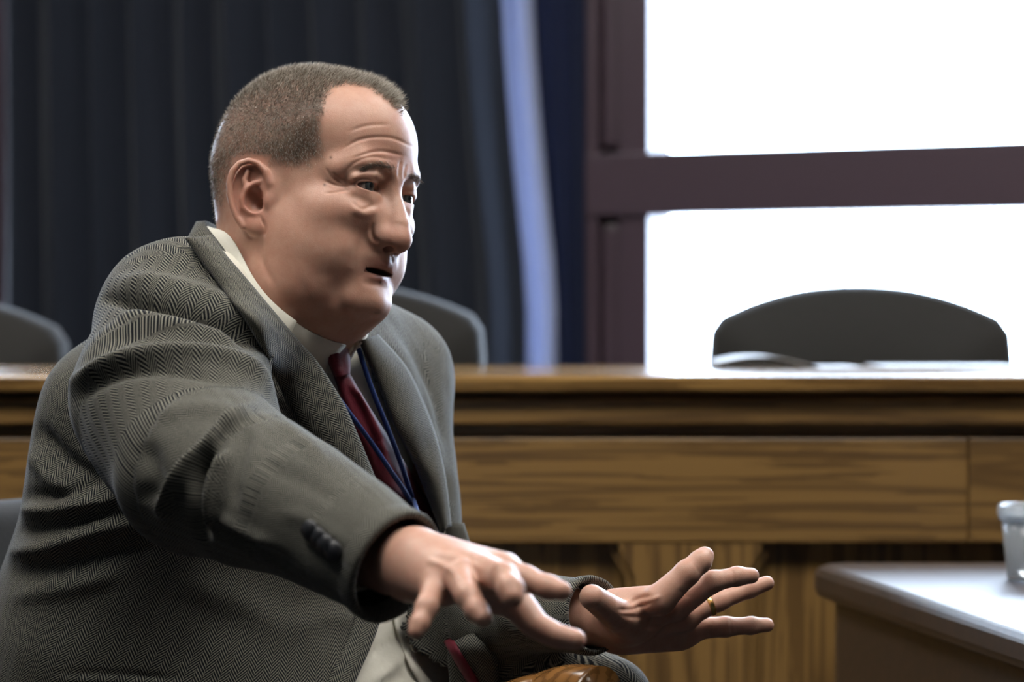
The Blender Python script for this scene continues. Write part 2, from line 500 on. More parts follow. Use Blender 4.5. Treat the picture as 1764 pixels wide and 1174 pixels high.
def struct(o): o['kind'] = 'structure'; return o
XL, XR, YB, ZC = -3.6, 3.2, -2.6, 2.9
# window wall runs at an angle; s along it, z up
W0 = np.array([0.29, 5.0]); WT = np.array([0.905, -0.426]); WT = WT / np.linalg.norm(WT); WN = np.array([WT[1], -WT[0]])   # WN toward the room
def wp(s, z, n=0.0):
    q = W0 + WT * s + WN * n; return Vector((q[0], q[1], z))
def wbox(name, s0, s1, z0, z1, n0, n1, mat, parent=None, bev=.004):
    bm = bmesh.new(); box_bm(bm, (s0, n0, z0), (s1, n1, z1), bev)
    for v in bm.verts: v.co = wp(v.co.x, v.co.z, v.co.y)
    bmesh.ops.recalc_face_normals(bm, faces=bm.faces)
    return link(name, bm_mesh(name, bm), mat, parent, False)
sL = (XL - W0[0]) / WT[0]; sR = (XR - W0[0]) / WT[0]
fy = lambda x: W0[1] + (x - W0[0]) / WT[0] * WT[1]
# floor and ceiling follow the room's plan
def slab(name, z0, z1, mat):
    bm = bmesh.new(); P = [(XL, YB), (XR, YB), (XR, fy(XR)), (XL, fy(XL))]
    lo = [bm.verts.new((x, y, z0)) for x, y in P]; hi = [bm.verts.new((x, y, z1)) for x, y in P]
    bm.faces.new(lo[::-1]); bm.faces.new(hi)
    for i in range(4): bm.faces.new((lo[i], lo[(i + 1) % 4], hi[(i + 1) % 4], hi[i]))
    return struct(link(name, bm_mesh(name, bm), mat, None, False))
tag(slab('floor', -0.1, 0.0, M['carpet']), 'dark carpeted floor'); tag(slab('ceiling', ZC, ZC + .1, M['ceiling']), 'white ceiling above the room')
tag(struct(box('wall_left', (XL - .12, YB, 0), (XL, fy(XL), ZC), M['plaster'], bev=0)), 'cream plaster side wall')
tag(struct(box('wall_right', (XR, YB, 0), (XR + .12, fy(XR), ZC), M['plaster'], bev=0)), 'cream plaster side wall by the desk')
tag(struct(box('wall_front', (XL, YB - .12, 0), (XR, YB, ZC), M['plaster'], bev=0)), 'cream plaster wall behind the viewer')
# back wall with its openings: pieces between them
HEAD_Z, SILL = 2.55, 0.72
OP = [(-3.45, -1.665), (-0.305, -0.17), (0.0, 1.75)]          # window openings along s
wb = empty('wall_back', (0, 0, 0), 'dark wall with tall windows and curtain behind the bench'); wb['kind'] = 'structure'
edges = [sL] + [e for o in OP for e in o] + [sR]
for i in range(0, len(edges), 2):
    if i == 2: wbox('pier', edges[i], edges[i + 1], 0, ZC, -.14, -.02, M['plaster'], wb, 0)
    elif i == 4: wbox('pier', edges[i], edges[i + 1], 0, ZC, -.10, -.02, M['frame'], wb, 0)
    else: wbox('pier', edges[i], edges[i + 1], 0, ZC, -.14, 0, M['plaster'], wb, 0)
for (a, b_) in OP:
    wbox('spandrel', a, b_, 0, SILL, -.14, -.02, M['plaster'], wb, 0); wbox('lintel', a, b_, HEAD_Z, ZC, -.14, -.02, M['plaster'], wb, 0)
# window_1: the big one at the right
w1 = empty('window_1', wp(.9, SILL), 'large bright window with dark plum frame and transom'); w1['kind'] = 'structure'
wbox('jamb', -.165, -.112, .3, HEAD_Z + .1, -.02, .030, M['frame'], w1)
wbox('jamb_bead', -.112, -.066, .3, 1.235, -.02, .012, M['frame'], w1, .012); wbox('jamb_bead', -.112, -.066, 1.39, HEAD_Z, -.02, .012, M['frame'], w1, .012)
wbox('stile', -.066, .0, .3, HEAD_Z + .1, -.04, .022, M['frame'], w1)
wbox('transom', -.165, 1.80, 1.2477, 1.377, -.04, .034, M['frame'], w1)
wbox('stile', 1.75, 1.84, .3, HEAD_Z + .1, -.04, .03, M['frame'], w1)
wbox('head_rail', -.165, 1.84, HEAD_Z - .02, HEAD_Z + .1, -.04, .03, M['frame'], w1)
wbox('sill', -.2, 1.84, SILL - .05, SILL + .01, -.05, .10, M['frame'], w1)
wbox('pane', 0.0, 1.75, SILL, 1.2477, -.012, -.006, M['pane'], w1, 0); wbox('pane', 0.0, 1.75, 1.377, HEAD_Z - .02, -.012, -.006, M['pane'], w1, 0)
# window_2: at the left edge, mostly out of the picture
w2 = empty('window_2', wp(-2.5, SILL), 'window at the left edge beside the dark curtain'); w2['kind'] = 'structure'
wbox('stile', -1.665, -1.60, .3, HEAD_Z + .1, -.04, .04, M['frame'], w2)
wbox('stile', -3.50, -3.43, .3, HEAD_Z + .1, -.04, .03, M['frame'], w2)
wbox('transom', -3.45, -1.66, 1.2477, 1.377, -.04, .034, M['frame'], w2)
wbox('sill', -3.5, -1.6, SILL - .05, SILL + .01, -.05, .08, M['frame'], w2)
wbox('pane', -3.43, -1.665, SILL, 1.2477, -.012, -.006, M['pane'], w2, 0); wbox('pane', -3.43, -1.665, 1.377, HEAD_Z, -.012, -.006, M['pane'], w2, 0)
# backlight_window: narrow opening added behind the curtain's edge so the sheer glows
w3 = empty('backlight_window', wp(-.24, SILL), 'narrow backlight pane added behind the pale curtain edge'); w3['kind'] = 'structure'
wbox('pane', -.305, -.17, SILL, HEAD_Z, -.012, -.006, M['pane'], w3, 0)
# portals help the sky's light find the windows
for (a, b_) in OP:
    l = bpy.data.lights.new('window_portal', 'AREA'); l.shape = 'RECTANGLE'; l.size = b_ - a; l.size_y = HEAD_Z - SILL; l.cycles.is_portal = True
    o = bpy.data.objects.new('window_portal', l); COL.objects.link(o); o.location = wp((a + b_) / 2, (HEAD_Z + SILL) / 2, -.03)
    o.rotation_euler = Vector((WN[0], WN[1], 0)).to_track_quat('-Z', 'Y').to_euler()
# curtain
def curtain(name, s0, s1, z0, z1, amp, pitch, mat, n0, label, edge=None, seed=0):
    g = random.Random(seed); n = int((s1 - s0) / pitch * 14); V = []; F = []; zs = 24
    ph = 0; S_ = []; ofs = []
    for i in range(n + 1):
        ph += 2 * math.pi / 14 * (1 + .25 * math.sin(i * .23 + seed)); S_.append(s0 + (s1 - s0) * i / n); ofs.append(math.sin(ph))
    for j in range(zs + 1):
        z = z0 + (z1 - z0) * j / zs
        for i in range(n + 1):
            e = edge(z, i / n) if edge else 0
            a = amp * (.75 + .35 * (1 - j / zs)) * (.7 + .5 * math.sin(i * .11 + seed) ** 2)
            V.append(tuple(wp(S_[i] + e, z, n0 + a * ofs[i] + .004 * math.sin(z * 3 + i))))
    for j in range(zs):
        for i in range(n): F.append((j * (n + 1) + i, j * (n + 1) + i + 1, (j + 1) * (n + 1) + i + 1, (j + 1) * (n + 1) + i))
    o = link(name, mesh_vf(name, V, np.array(F)), mat)
    s = o.modifiers.new('thickness', 'SOLIDIFY'); s.thickness = .002
    return tag(o, label, 'curtain')
drift = lambda z: .058 * max(0, min(1, (1.72 - z) / .62)) ** 1.3
curtain('curtain', -1.532, -.300, .05, 2.72, .026, .115, M['curtain'], .125, 'long dark charcoal pleated curtain behind the seated man', lambda z, t: drift(z) * t, 1)
curtain('sheer_curtain', -.330, -.247, .05, 2.72, .012, .045, M['sheer'], .064, 'narrow pale blue sheer curtain edge beside the plum window frame', lambda z, t: drift(z), 4)
curtain('navy_curtain', -.265, -.135, .05, 2.72, .006, .05, M['navy_sheer'], .040, 'dark navy curtain panel between pale sheer and window frame', lambda z, t: drift(z) * (1 - t), 6)
rod = tube_vf([wp(-1.8, 2.74, .10), wp(-.6, 2.74, .10), wp(.1, 2.74, .10)], .014, 12)
tag(link('curtain_rod', mesh_vf('curtain_rod', *rod), M['frame']), 'thin dark rod carrying the curtains', 'curtain rod')

# ---- ceiling light panels (above the picture)
M['lamp'] = mat_new('lamp_diffuser', base_color=(.9, .9, .9), emission_color=(1.0, 0.95, 0.87), emission_strength=LAMP)[0]
for (x, y, where) in ((-0.9, 1.5, 'over the viewer to the left'), (-1.3, 3.4, 'over the curtain'), (0.7, 1.5, 'over the viewer to the right'), (1.4, 3.0, 'over the desk')):
    t = empty('ceiling_light', (x, y, ZC - .06), 'oblong ceiling light panel ' + where, 'ceiling light', 'ceiling light panels')
    bm = bmesh.new()
    for (a, b_) in (((-.62, -.47), (.62, -.44)), ((-.62, .44), (.62, .47)), ((-.62, -.44), (-.59, .44)), ((.59, -.44), (.62, .44))):
        box_bm(bm, (x + a[0], y + a[1], ZC - .06), (x + b_[0], y + b_[1], ZC - .001), .003)
    link('frame', bm_mesh('frame', bm), M['ceiling'], t, False)
    box('diffuser', (x - .59, y - .44, ZC - .05), (x + .59, y + .44, ZC - .04), M['lamp'], t, 0)

# ================================================================= bench
bz = lambda py: CAM_Z - (py - 545) * 3.1 / FPX
bx = lambda px, d=3.12: (px - 882) * d / FPX
bench = empty('wooden_bench', (0, 3.4, 0), 'long oak council bench with panelled front and polished top', 'bench')
BX0, BX1 = -2.6, 2.6
box('top_board', (BX0, 3.08, .943), (BX1, 3.70, .965), M['oak_top'], bench, .006, 3)
box('cove', (BX0, 3.135, bz(686)), (BX1, 3.3, .943), M['oak_h2'], bench, .002)
box('frieze', (BX0, 3.105, bz(733)), (BX1, 3.30, bz(683)), M['oak_h2'], bench, .006, 3)
box('fillet', (BX0, 3.15, bz(757)), (BX1, 3.3, bz(733)), M['oak_h2'], bench, .001)
box('rail', (BX0, 3.12, bz(938)), (bx(1669), 3.16, bz(755)), M['oak_h'], bench, .003); box('rail', (bx(1670.5), 3.121, bz(938)), (BX1, 3.16, bz(755)), M['oak_h2'], bench, .003)
def stile(pc, w=118):
    """upright between the panels, flared at the top by stopped chamfers"""
    a, b_ = bx(pc - w), bx(pc + w); fl = .020; zt = bz(938); zb = .12
    bm = bmesh.new()
    P = [(a - fl, zt), (b_ + fl, zt), (b_ + fl, zt - .012), (b_, zt - .045), (b_, zb), (a, zb), (a, zt - .045), (a - fl, zt - .012)]
    f0 = [bm.verts.new((x, 3.122, z)) for x, z in P]; f1 = [bm.verts.new((x, 3.162, z)) for x, z in P]
    bm.faces.new(f0); bm.faces.new(f1[::-1])
    for i in range(len(P)): bm.faces.new((f0[i], f0[(i + 1) % len(P)], f1[(i + 1) % len(P)], f1[i]))
    bmesh.ops.recalc_face_normals(bm, faces=bm.faces)
    es = [e for e in bm.edges if abs(e.verts[0].co.y - 3.122) < 1e-5 and abs(e.verts[1].co.y - 3.122) < 1e-5 and e.verts[0].co.z < zt + 1e-6 and not (abs(e.verts[0].co.z - zt) < 1e-6 and abs(e.verts[1].co.z - zt) < 1e-6)]
    bmesh.ops.bevel(bm, geom=es, offset=.012, segments=2, affect='EDGES')
    link('stile', bm_mesh('stile', bm), M['oak_v'], bench, False)
for pc in (1190 - 2 * 740, 1190 - 740 - 740 * 2, 450, 1190, 1930, 2670): stile(pc, 112)
cs = sorted((-1030, -290, 450, 1190, 1930, 2670))
for a, b_ in zip(cs[:-1], cs[1:]):
    box('panel', (bx(a + 114), 3.150, .12), (bx(b_ - 114), 3.17, bz(940)), M['oak_v'], bench, .002)
box('plinth', (BX0, 3.12, 0), (BX1, 3.2, .12), M['oak_h2'], bench, .004)
box('back_board', (BX0, 3.17, 0), (BX1, 3.185, .943), M['oak_h2'], bench, 0)
for x in (BX0, -.9, .9, BX1 - .03): box('support', (x, 3.185, 0), (x + .03, 3.62, .943), M['oak_v'], bench, .002)
# curled papers on the bench top
def paper(name, x0, x1, y0, y1, h, label, th=.0012):
    V = []; F = []; n, m = 24, 6
    for i in range(n + 1):
        t = i / n
        for j in range(m + 1): V.append((x0 + (x1 - x0) * t, y0 + (y1 - y0) * j / m, .9655 + th + h * (math.sin(math.pi * min(1, t * 1.25 + .12)) ** 1.0 if t < .71 else 0.0 + .0) * (1 if t < .71 else 0)))
    for i in range(n):
        for j in range(m): F.append((i * (m + 1) + j, (i + 1) * (m + 1) + j, (i + 1) * (m + 1) + j + 1, i * (m + 1) + j + 1))
    o = link(name, mesh_vf(name, V, np.array(F)), M['paper']); s = o.modifiers.new('thickness', 'SOLIDIFY'); s.thickness = th
    return tag(o, label, 'paper')
M['paper'] = m_plain('grey_paper', (0.42, 0.44, 0.47), 0.6)
paper('paper_sheet', bx(1222, 3.6), bx(1470, 3.6), 3.48, 3.66, .016, 'curled grey sheet of paper on the bench before the black chair')
paper('paper_stack', bx(1500, 3.6), bx(1740, 3.6), 3.46, 3.66, .0, 'flat grey papers on the bench top at the right', .003)

# ---- chairs behind the bench
def office_chair(px_l, px_r, py_top, d, label, rim=True):
    x0, x1 = (px_l - 882) * d / FPX, (px_r - 882) * d / FPX; zt = CAM_Z + (545 - py_top) * d / FPX; w = x1 - x0; xc = (x0 + x1) / 2
    t = empty('office_chair', (xc, d + .25, 0), label, 'chair', 'chairs behind the bench')
    # padded back: outline extruded with rounding
    out = []
    hw = w / 2; r = .055
    for k in range(25):
        q = -1 + 2 * k / 24; out.append((q * (hw - .02), zt - .052 * abs(q) ** 2.2))
    right = [(hw - .004, zt - .075), (hw, zt - .12), (hw - .005, zt - .30), (hw - .05, zt - .46), (hw - .12, zt - .50)]
    out = out + right + [(-x, z) for x, z in right[::-1]]
    V = []; F = []; n = len(out); cz = zt - .25
    for (y, sc_) in ((d + .0, .90), (d - .016, .955), (d - .004, .985), (d + .03, 1.0), (d + .06, .985), (d + .075, .93)):
        for x, z in out:
            bow = .035 * (x / hw) ** 2
            V.append((xc + x * sc_, y - bow + .02, cz + (z - cz) * sc_))
    V += [(xc, d + .02 - .022, cz), (xc, d + .115, cz)]
    for j in range(1, 5):
        for i in range(n): F.append((j * n + i, j * n + (i + 1) % n, (j + 1) * n + (i + 1) % n, (j + 1) * n + i))
    for i in range(n): F.append((n + i, 6 * n, n + (i + 1) % n)); F.append((5 * n + i, 5 * n + (i + 1) % n, 6 * n + 1))
    me = mesh_vf('backrest', V, F); bm = bmesh.new(); bm.from_mesh(me); bmesh.ops.delete(bm, geom=[v for v in bm.verts if not v.link_faces], context='VERTS'); bmesh.ops.recalc_face_normals(bm, faces=bm.faces); bm.to_mesh(me); bm.free()
    link('backrest', me, M['chair_fabric'], t)
    box('seat', (xc - .25, d + .06, .44), (xc + .25, d + .52, .53), M['chair_fabric'], t, .03, 4, True)
    box('back_support', (xc - .04, d + .10, .46), (xc + .04, d + .135, zt - .2), M['black_plastic'], t, .006)
    for s in (-1, 1):
        V_, F_ = tube_vf(spline([(xc + s * .25, d + .12, .47), (xc + s * .285, d + .13, .60), (xc + s * .285, d + .15, .68), (xc + s * .28, d + .40, .68)], 24), .016, 10)
        link('armrest', mesh_vf('armrest', V_, F_), M['black_plastic'], t)
    lathe('gas_column', [(0.0, .08), (.035, .08), (.03, .2), (.022, .2), (.022, .44), (0, .44)], M['black_plastic'], (xc, d + .30, 0), t, 24)
    for k in range(5):
        a = 2 * math.pi * k / 5 + .3; c = np.array([xc, d + .30, 0])
        V_, F_ = tube_vf([c + [0, 0, .10], c + [math.cos(a) * .15, math.sin(a) * .15, .09], c + [math.cos(a) * .28, math.sin(a) * .28, .065]], [.025, .022, .016], 10)
        link('base_leg', mesh_vf('base_leg', V_, F_), M['black_plastic'], t)
        bm = bmesh.new(); bmesh.ops.create_uvsphere(bm, u_segments=14, v_segments=10, radius=.03)
        for v in bm.verts: v.co += Vector(c + [math.cos(a) * .28, math.sin(a) * .28, .0305])
        link('caster', bm_mesh('caster', bm), M['black_plastic'], t)
    return t
office_chair(1221, 1745, 490, 3.85, 'black padded office chair before the bright window')
office_chair(300, 836, 487, 3.95, 'charcoal office chair hidden behind the man, beside his chin')
office_chair(-420, 118, 508, 3.95, 'charcoal office chair at the left edge behind the bench')

# ---- desk at the right with a plastic cup
DZ = CAM_Z - .2945
desk = empty('desk', (1.0, 2.5, 0), 'dark polished desk with rounded corner at the right', 'desk')
def desk_outline(inset=0.0, rc=.05):
    P = [(.352 + inset, 2.905 - inset), (1.75, 2.905 - inset), (1.75, 1.85 + inset), (.56 + inset, 1.85 + inset)]
    out = []
    for i in range(4):
        p, a, b_ = np.array(P[i]), np.array(P[i - 1]), np.array(P[(i + 1) % 4])
        va = (a - p) / np.linalg.norm(a - p); vb = (b_ - p) / np.linalg.norm(b_ - p)
        for k in range(9):
            t = k / 8; out.append((1 - t) ** 2 * (p + va * rc) + 2 * t * (1 - t) * p + t * t * (p + vb * rc))
    return out
def extr(name, levels, mat, parent, smooth=True):
    V = []; F = []; n = 36
    for ins, z in levels:
        for q in desk_outline(ins): V.append((q[0], q[1], z))
    for j in range(len(levels) - 1):
        for i in range(n): F.append((j * n + i, j * n + (i + 1) % n, (j + 1) * n + (i + 1) % n, (j + 1) * n + i))
    F.append(tuple(range(n))); F.append(tuple((len(levels) - 1) * n + i for i in range(n))[::-1])
    me = mesh_vf(name, V, F); bm = bmesh.new(); bm.from_mesh(me); bmesh.ops.recalc_face_normals(bm, faces=bm.faces); bm.to_mesh(me); bm.free()
    return link(name, me, mat, parent, smooth)
extr('desk_top', [(.012, DZ - .040), (.003, DZ - .036), (0, DZ - .028), (0, DZ - .012), (.004, DZ - .004), (.012, DZ)], M['desk'], desk, False)
extr('desk_body', [(.022, 0.0), (.022, DZ - .040)], M['desk'], desk, False)
def m_cup():
    m, nt, b = mat_new('clear_plastic', base_color=(0.80, 0.86, 0.92), roughness=0.12, transmission_weight=0.75); b.inputs['IOR'].default_value = 1.3
    return m
M['cup'] = m_cup()
cx_, cy_ = (1779 - 882) * 2.70 / FPX, 2.70
cup = empty('plastic_cup', (cx_, cy_, DZ), 'clear plastic cup with pale rim on the desk', 'cup')
lathe('cup_wall', [(0, .001), (.026, .001), (.028, .004), (.0345, .074), (.0333, .074), (.027, .006), (0, .004)], M['cup'], (cx_, cy_, DZ), cup, 48)
lathe('rim', [(.0340, .068), (.0375, .068), (.0385, .074), (.0382, .083), (.0365, .085), (.0345, .083), (.0340, .070)], M['cup'], (cx_, cy_, DZ), cup, 48)
lathe('water', [(0, .0065), (.0262, .0065), (.0312, .052), (0, .052)], m_glass('water', (0.9, 0.95, 1), 0.0, 1.0), (cx_, cy_, DZ), cup, 48)
# ================================================================= the man: head (millimetres: f forward, l his left, u up)
HEAD_YAW, HEAD_ROLL, HEAD_PITCH = math.radians(31), math.radians(8), math.radians(0)
HEAD_O = at(538, 335, 2.20)
def head_axes():
    a = HEAD_YAW
    F = np.array([math.cos(a), -math.sin(a), 0]); L = np.array([math.sin(a), math.cos(a), 0]); U = np.array([0, 0, 1.0])
    r = HEAD_ROLL; L, U = math.cos(r) * L - math.sin(r) * U, math.cos(r) * U + math.sin(r) * L
    p = HEAD_PITCH; F, U = math.cos(p) * F - math.sin(p) * U, math.cos(p) * U + math.sin(p) * F
    return np.stack([F, L, U])
HAX = head_axes()
def h2w(P): return HEAD_O + (np.asarray(P, float) * 0.001) @ HAX
def w2h(P): return ((np.asarray(P, float) - HEAD_O) @ HAX.T) * 1000.0

def ear_pt(px, py, n=0.0):
    """point on the near ear's plane from its pixel, n mm outward"""
    dx, dy = (px - 462) * 0.515, (py - 345) * 0.515
    c, s = math.cos(math.radians(25)), math.sin(math.radians(25))
    return (6 + c * dx + s * n, 74.0 - s * dx + c * n, -18 - dy)

EYE = (74.5, 31.0, 0.0)
def build_head():
    S = Sdf((-125, 0, -215), (128, 112, 132), 1.0)
    # skull and face masses
    S.ell((-4, 0, 34), (92, 76, 80))
    S.ell((-22, 0, 18), (72, 74, 66), k=20)
    S.ell((-16, 0, 48), (68, 64, 60), k=16)           # crown
    S.ell((40, 0, 46), (52, 64, 52), k=24)            # forehead
    S.ell((28, 0, -20), (54, 63, 70), k=22)           # mid face
    S.cone((-4, 52, -48), (58, 20, -96), 22, 20, k=26)     # jaw
    S.ell((30, 41, -52), (38, 31, 42), k=22)          # cheek and jowl
    S.ell((6, 44, -84), (36, 24, 28), k=22)
    S.ell((18, 41, -95), (32, 21, 22), k=22)
    S.ell((52, 34, -64), (21, 20, 20), k=16)
    S.ell((55, 40, -24), (22, 24, 20), k=18)          # cheek bone
    S.ell((51, 0, -58), (29, 46, 36), k=18)           # muzzle
    S.ell((63, 0, -97), (20, 26, 17), k=12)           # chin
    S.ell((74, 0, -99), (9, 14, 10), k=8)
    S.ell((27, 0, -113), (38, 46, 25), k=14)           # fat under the chin
    # neck
    S.cone((-26, 0, -40), (-34, 0, -110), 60, 62, k=30)
    S.cone((-34, 0, -110), (-64, 0, -215), 62, 74, k=20)
    S.cone((0, 30, -90), (-30, 34, -170), 30, 34, k=24)
    # brow
    S.chain([(82, 8, 16), (82, 22, 20), (77, 40, 20), (63, 54, 13)], [9, 10, 10, 9], k=12)
    S.ell((80, 0, 14), (11, 13, 14), k=12)
    # eye socket
    S.ell((93, 29, 0), (14, 16, 10), k=12, sub=True)
    S.ell((90, 15, -2), (10, 6, 10), k=8, sub=True)
    # nose
    S.chain([(83, 0, 6), (91, 0, -12), (96.5, 0, -30), (97, 0, -42)], [8, 8.5, 10.5, 12], k=9)
    S.ell((95.5, 0, -43), (13, 13.5, 11.5), k=5)
    S.ell((86, 14.5, -43), (12, 8.5, 9.5), k=5)
    S.ell((77, 14, -30), (16, 13, 22), k=12)
    # nostrils
    S.ell((91, 7.5, -53), (7, 4, 5), k=3, sub=True)
    # lids
    S.ell((73, 29, -24), (14, 21, 13), k=12)
    S.ell(EYE, (14.0, 15.5, 13.6), k=5)
    S.chain([(85, 17, 8.5), (86, 29, 10.0), (77.5, 46, 5)], [3.2, 4.2, 4.4], k=5)     # hooded upper lid
    S.chain([(84, 19, -8), (84.5, 30, -11.5), (76, 45, -8)], [2.2, 2.9, 2.4], k=7)     # bag
    S.ell((87, 32.0, -1.1), (12.5, 15.0, 3.6), k=1.2, sub=True)
    S.ell((84, 18.5, -1), (6, 4, 2), k=1.2, sub=True)
    # lips
    S.ell((68, 0, -60), (22, 27, 13), k=8)
    S.ell((50, 40, -54), (22, 18, 22), k=14)
    S.chain([(85, 0, -66), (82.5, 10, -66), (76, 20, -69.5), (69.5, 26.5, -73)], [3.6, 3.4, 2.8, 1.6], k=4)
    S.chain([(78.5, 0, -78.5), (77, 10, -78.5), (73, 20, -77), (68.5, 26.5, -74.5)], [4.6, 4.4, 3.4, 1.6], k=4)
    S.ell((69, 0, -86), (10, 26, 8), k=8)
    S.ell((85, 0, -72.2), (17, 21, 2.6), k=1.0, sub=True)
    S.ell((70, 26, -73.5), (5, 4, 1.6), k=3, sub=True)
    # temple
    S.ell((62, 88, 20), (34, 18, 30), k=18, sub=True)
    # ---- ear
    S.ell(ear_pt(440, 340, -9), (20, 8, 28), k=8)
    c, s = math.cos(math.radians(25)), math.sin(math.radians(25))
    R = [(c, -s, 0), (s, c, 0), (0, 0, 1)]
    S.ell(ear_pt(430, 336, -2), (17.5, 4.5, 29), k=3, R=R)
    S.ell(ear_pt(442, 384, -1), (10.5, 4.5, 12.5), k=4, R=R)
    S.ell(ear_pt(426, 318, 2.5), (12, 4, 14.5), k=2.5, sub=True, R=R)     # scapha and fossa
    S.ell(ear_pt(410, 342, 2.5), (4, 3, 14), k=2.5, sub=True, R=R)
    S.chain([ear_pt(*p) for p in ((462, 331, 0), (464, 318, 2.5), (456, 298, 4), (442, 285, 4.2), (426, 281, 4), (410, 287, 4), (399, 301, 4), (395, 320, 3.6), (397, 342, 3), (403, 362, 2), (412, 380, 1), (424, 394, 0))],
            [3.0, 3.2, 3.1, 2.9, 2.7, 2.8, 2.9, 2.8, 2.7, 2.8, 3, 3.5], k=1.8)
    S.chain([ear_pt(*p) for p in ((448, 315, 0), (436, 320, 1.4), (425, 332, 2.4), (420, 348, 2.4), (423, 362, 2), (432, 368, 2.4), (444, 373, 2.2), (452, 371, 1))],
            [2.2, 2.8, 3.2, 3.2, 3, 3, 2.8, 2.2], k=2.5)
    S.chain([ear_pt(*p) for p in ((426, 330, 1.6), (420, 314, 1.4), (424, 300, 1))], [2.8, 2.6, 2], k=2.5)
    S.ell(ear_pt(441, 347, 2), (8.5, 9.5, 11.5), k=2, sub=True, R=R)      # concha
    S.ell(ear_pt(450, 352, -2), (5, 9, 6), k=2, sub=True, R=R)
    S.ell(ear_pt(464, 347, 0.5), (4.5, 4.2, 8), k=3, R=R)                 # tragus
    S.ell(ear_pt(470, 322, -3), (9, 5, 14), k=6, R=R)
    S.ell(ear_pt(446, 393, 0.5), (8, 4.6, 8), k=3, R=R)                   # lobe
    S.d = np.concatenate([S.d[:, :0:-1], S.d], 1); S.lo[1] = -S.h * ((S.d.shape[1] - 1) // 2)
    V, F = S.mesh(3)
    return V, F
HV, HF = build_head()
HL = HV.copy()                      # local coordinates kept for masks
HW = h2w(HV)
HN = normals(HW, HF)
MM = 0.001
HW = strokes(HW, HN, [
    ([(644, 383), (640, 398), (644, 411), (655, 417)], 4.0, -2.0 * MM),          # wing of the nose
    ([(634, 384), (624, 410), (612, 440), (606, 462)], 9, -0.9 * MM),            # naso-labial fold
    ([(616, 375), (604, 405), (592, 440)], 15, 0.6 * MM),
    ([(606, 462), (594, 480), (584, 505), (592, 535), (622, 553)], 10, -1.3 * MM),      # beside the chin
    ([(560, 470), (560, 510), (572, 545)], 15, 0.9 * MM),                         # jowl
    ([(510, 470), (530, 515), (548, 545)], 10, -0.6 * MM),
    ([(453, 408), (451, 445), (474, 495)], 6, -1.8 * MM),                        # neck crease
    ([(640, 560), (600, 572), (560, 560)], 8, -0.6 * MM),                        # under the chin
    ([(590, 256), (625, 239), (672, 237), (714, 254)], 2.8, -0.9 * MM),          # forehead
    ([(608, 272), (652, 260), (697, 268)], 2.8, -0.9 * MM),
    ([(600, 226), (634, 216), (670, 214)], 3.2, -0.6 * MM),
    ([(592, 300), (610, 281), (640, 270), (680, 276)], 3.2, -0.7 * MM),
    ([(690, 276), (688, 292), (687, 308)], 3, -0.8 * MM), ([(700, 282), (697, 294), (696, 310)], 3, -0.7 * MM),
    ([(560, 288), (572, 306), (590, 318)], 2.4, -0.8 * MM), ([(556, 310), (575, 318), (598, 322)], 2.4, -0.9 * MM),
    ([(560, 333), (580, 331), (602, 326)], 2.4, -0.7 * MM), ([(570, 296), (582, 306), (596, 312)], 2.4, -0.7 * MM),
    ([(604, 345), (622, 360), (646, 352)], 3.4, -0.6 * MM),                      # bag
    ([(604, 319), (622, 309), (646, 313)], 2.2, -1.1 * MM), ([(450, 374), (457, 392), (455, 408)], 2.6, -1.6 * MM),                      # lid crease
    ([(600, 310), (625, 300), (655, 303)], 5.0, 1.2 * MM),                       # hood of the lid
    ([(676, 425), (676, 450)], 3.0, -0.9 * MM),
    ([(604, 356), (628, 368), (652, 360)], 8, 1.6 * MM), ([(660, 486), (640, 489), (622, 484)], 6, -0.9 * MM), ([(668, 478), (650, 480), (634, 474)], 4, 0.8 * MM),
])
# ================================================================= the man: hands (metres, world space)
def hand_sdf(lo, hi, h, fingers, thumb, palm, wrist, extra=(), creases=()):
    S = Sdf(lo, hi, h)
    P = lambda q: at(q[0], q[1], q[2])
    for (a, b, ra, rb) in palm:
        S.cone(P(a), P(b), ra * MM, rb * MM, k=0.012)
    S.chain([P(q) for q in wrist], [q[3] * MM for q in wrist], k=0.010)
    for fg in fingers:
        pts = [P(q) for q in fg]; rr = [q[3] * MM for q in fg]
        S.chain(pts, rr, k=0.0045)
        for i in (1, 2):
            S.ell(pts[i], (rr[i] * 1.03,) * 3, k=0.004)            # knuckles
    pts = [P(q) for q in thumb]
    S.chain(pts, [q[3] * MM for q in thumb], k=0.007)
    for (c, r, k, sub) in extra:
        S.ell(P(c), [x * MM for x in r], k=k * MM, sub=sub)
    return S

def bounds(groups, pad=0.03):
    A = np.array([at(q[0], q[1], q[2]) for g in groups for q in g])
    return A.min(0) - pad, A.max(0) + pad

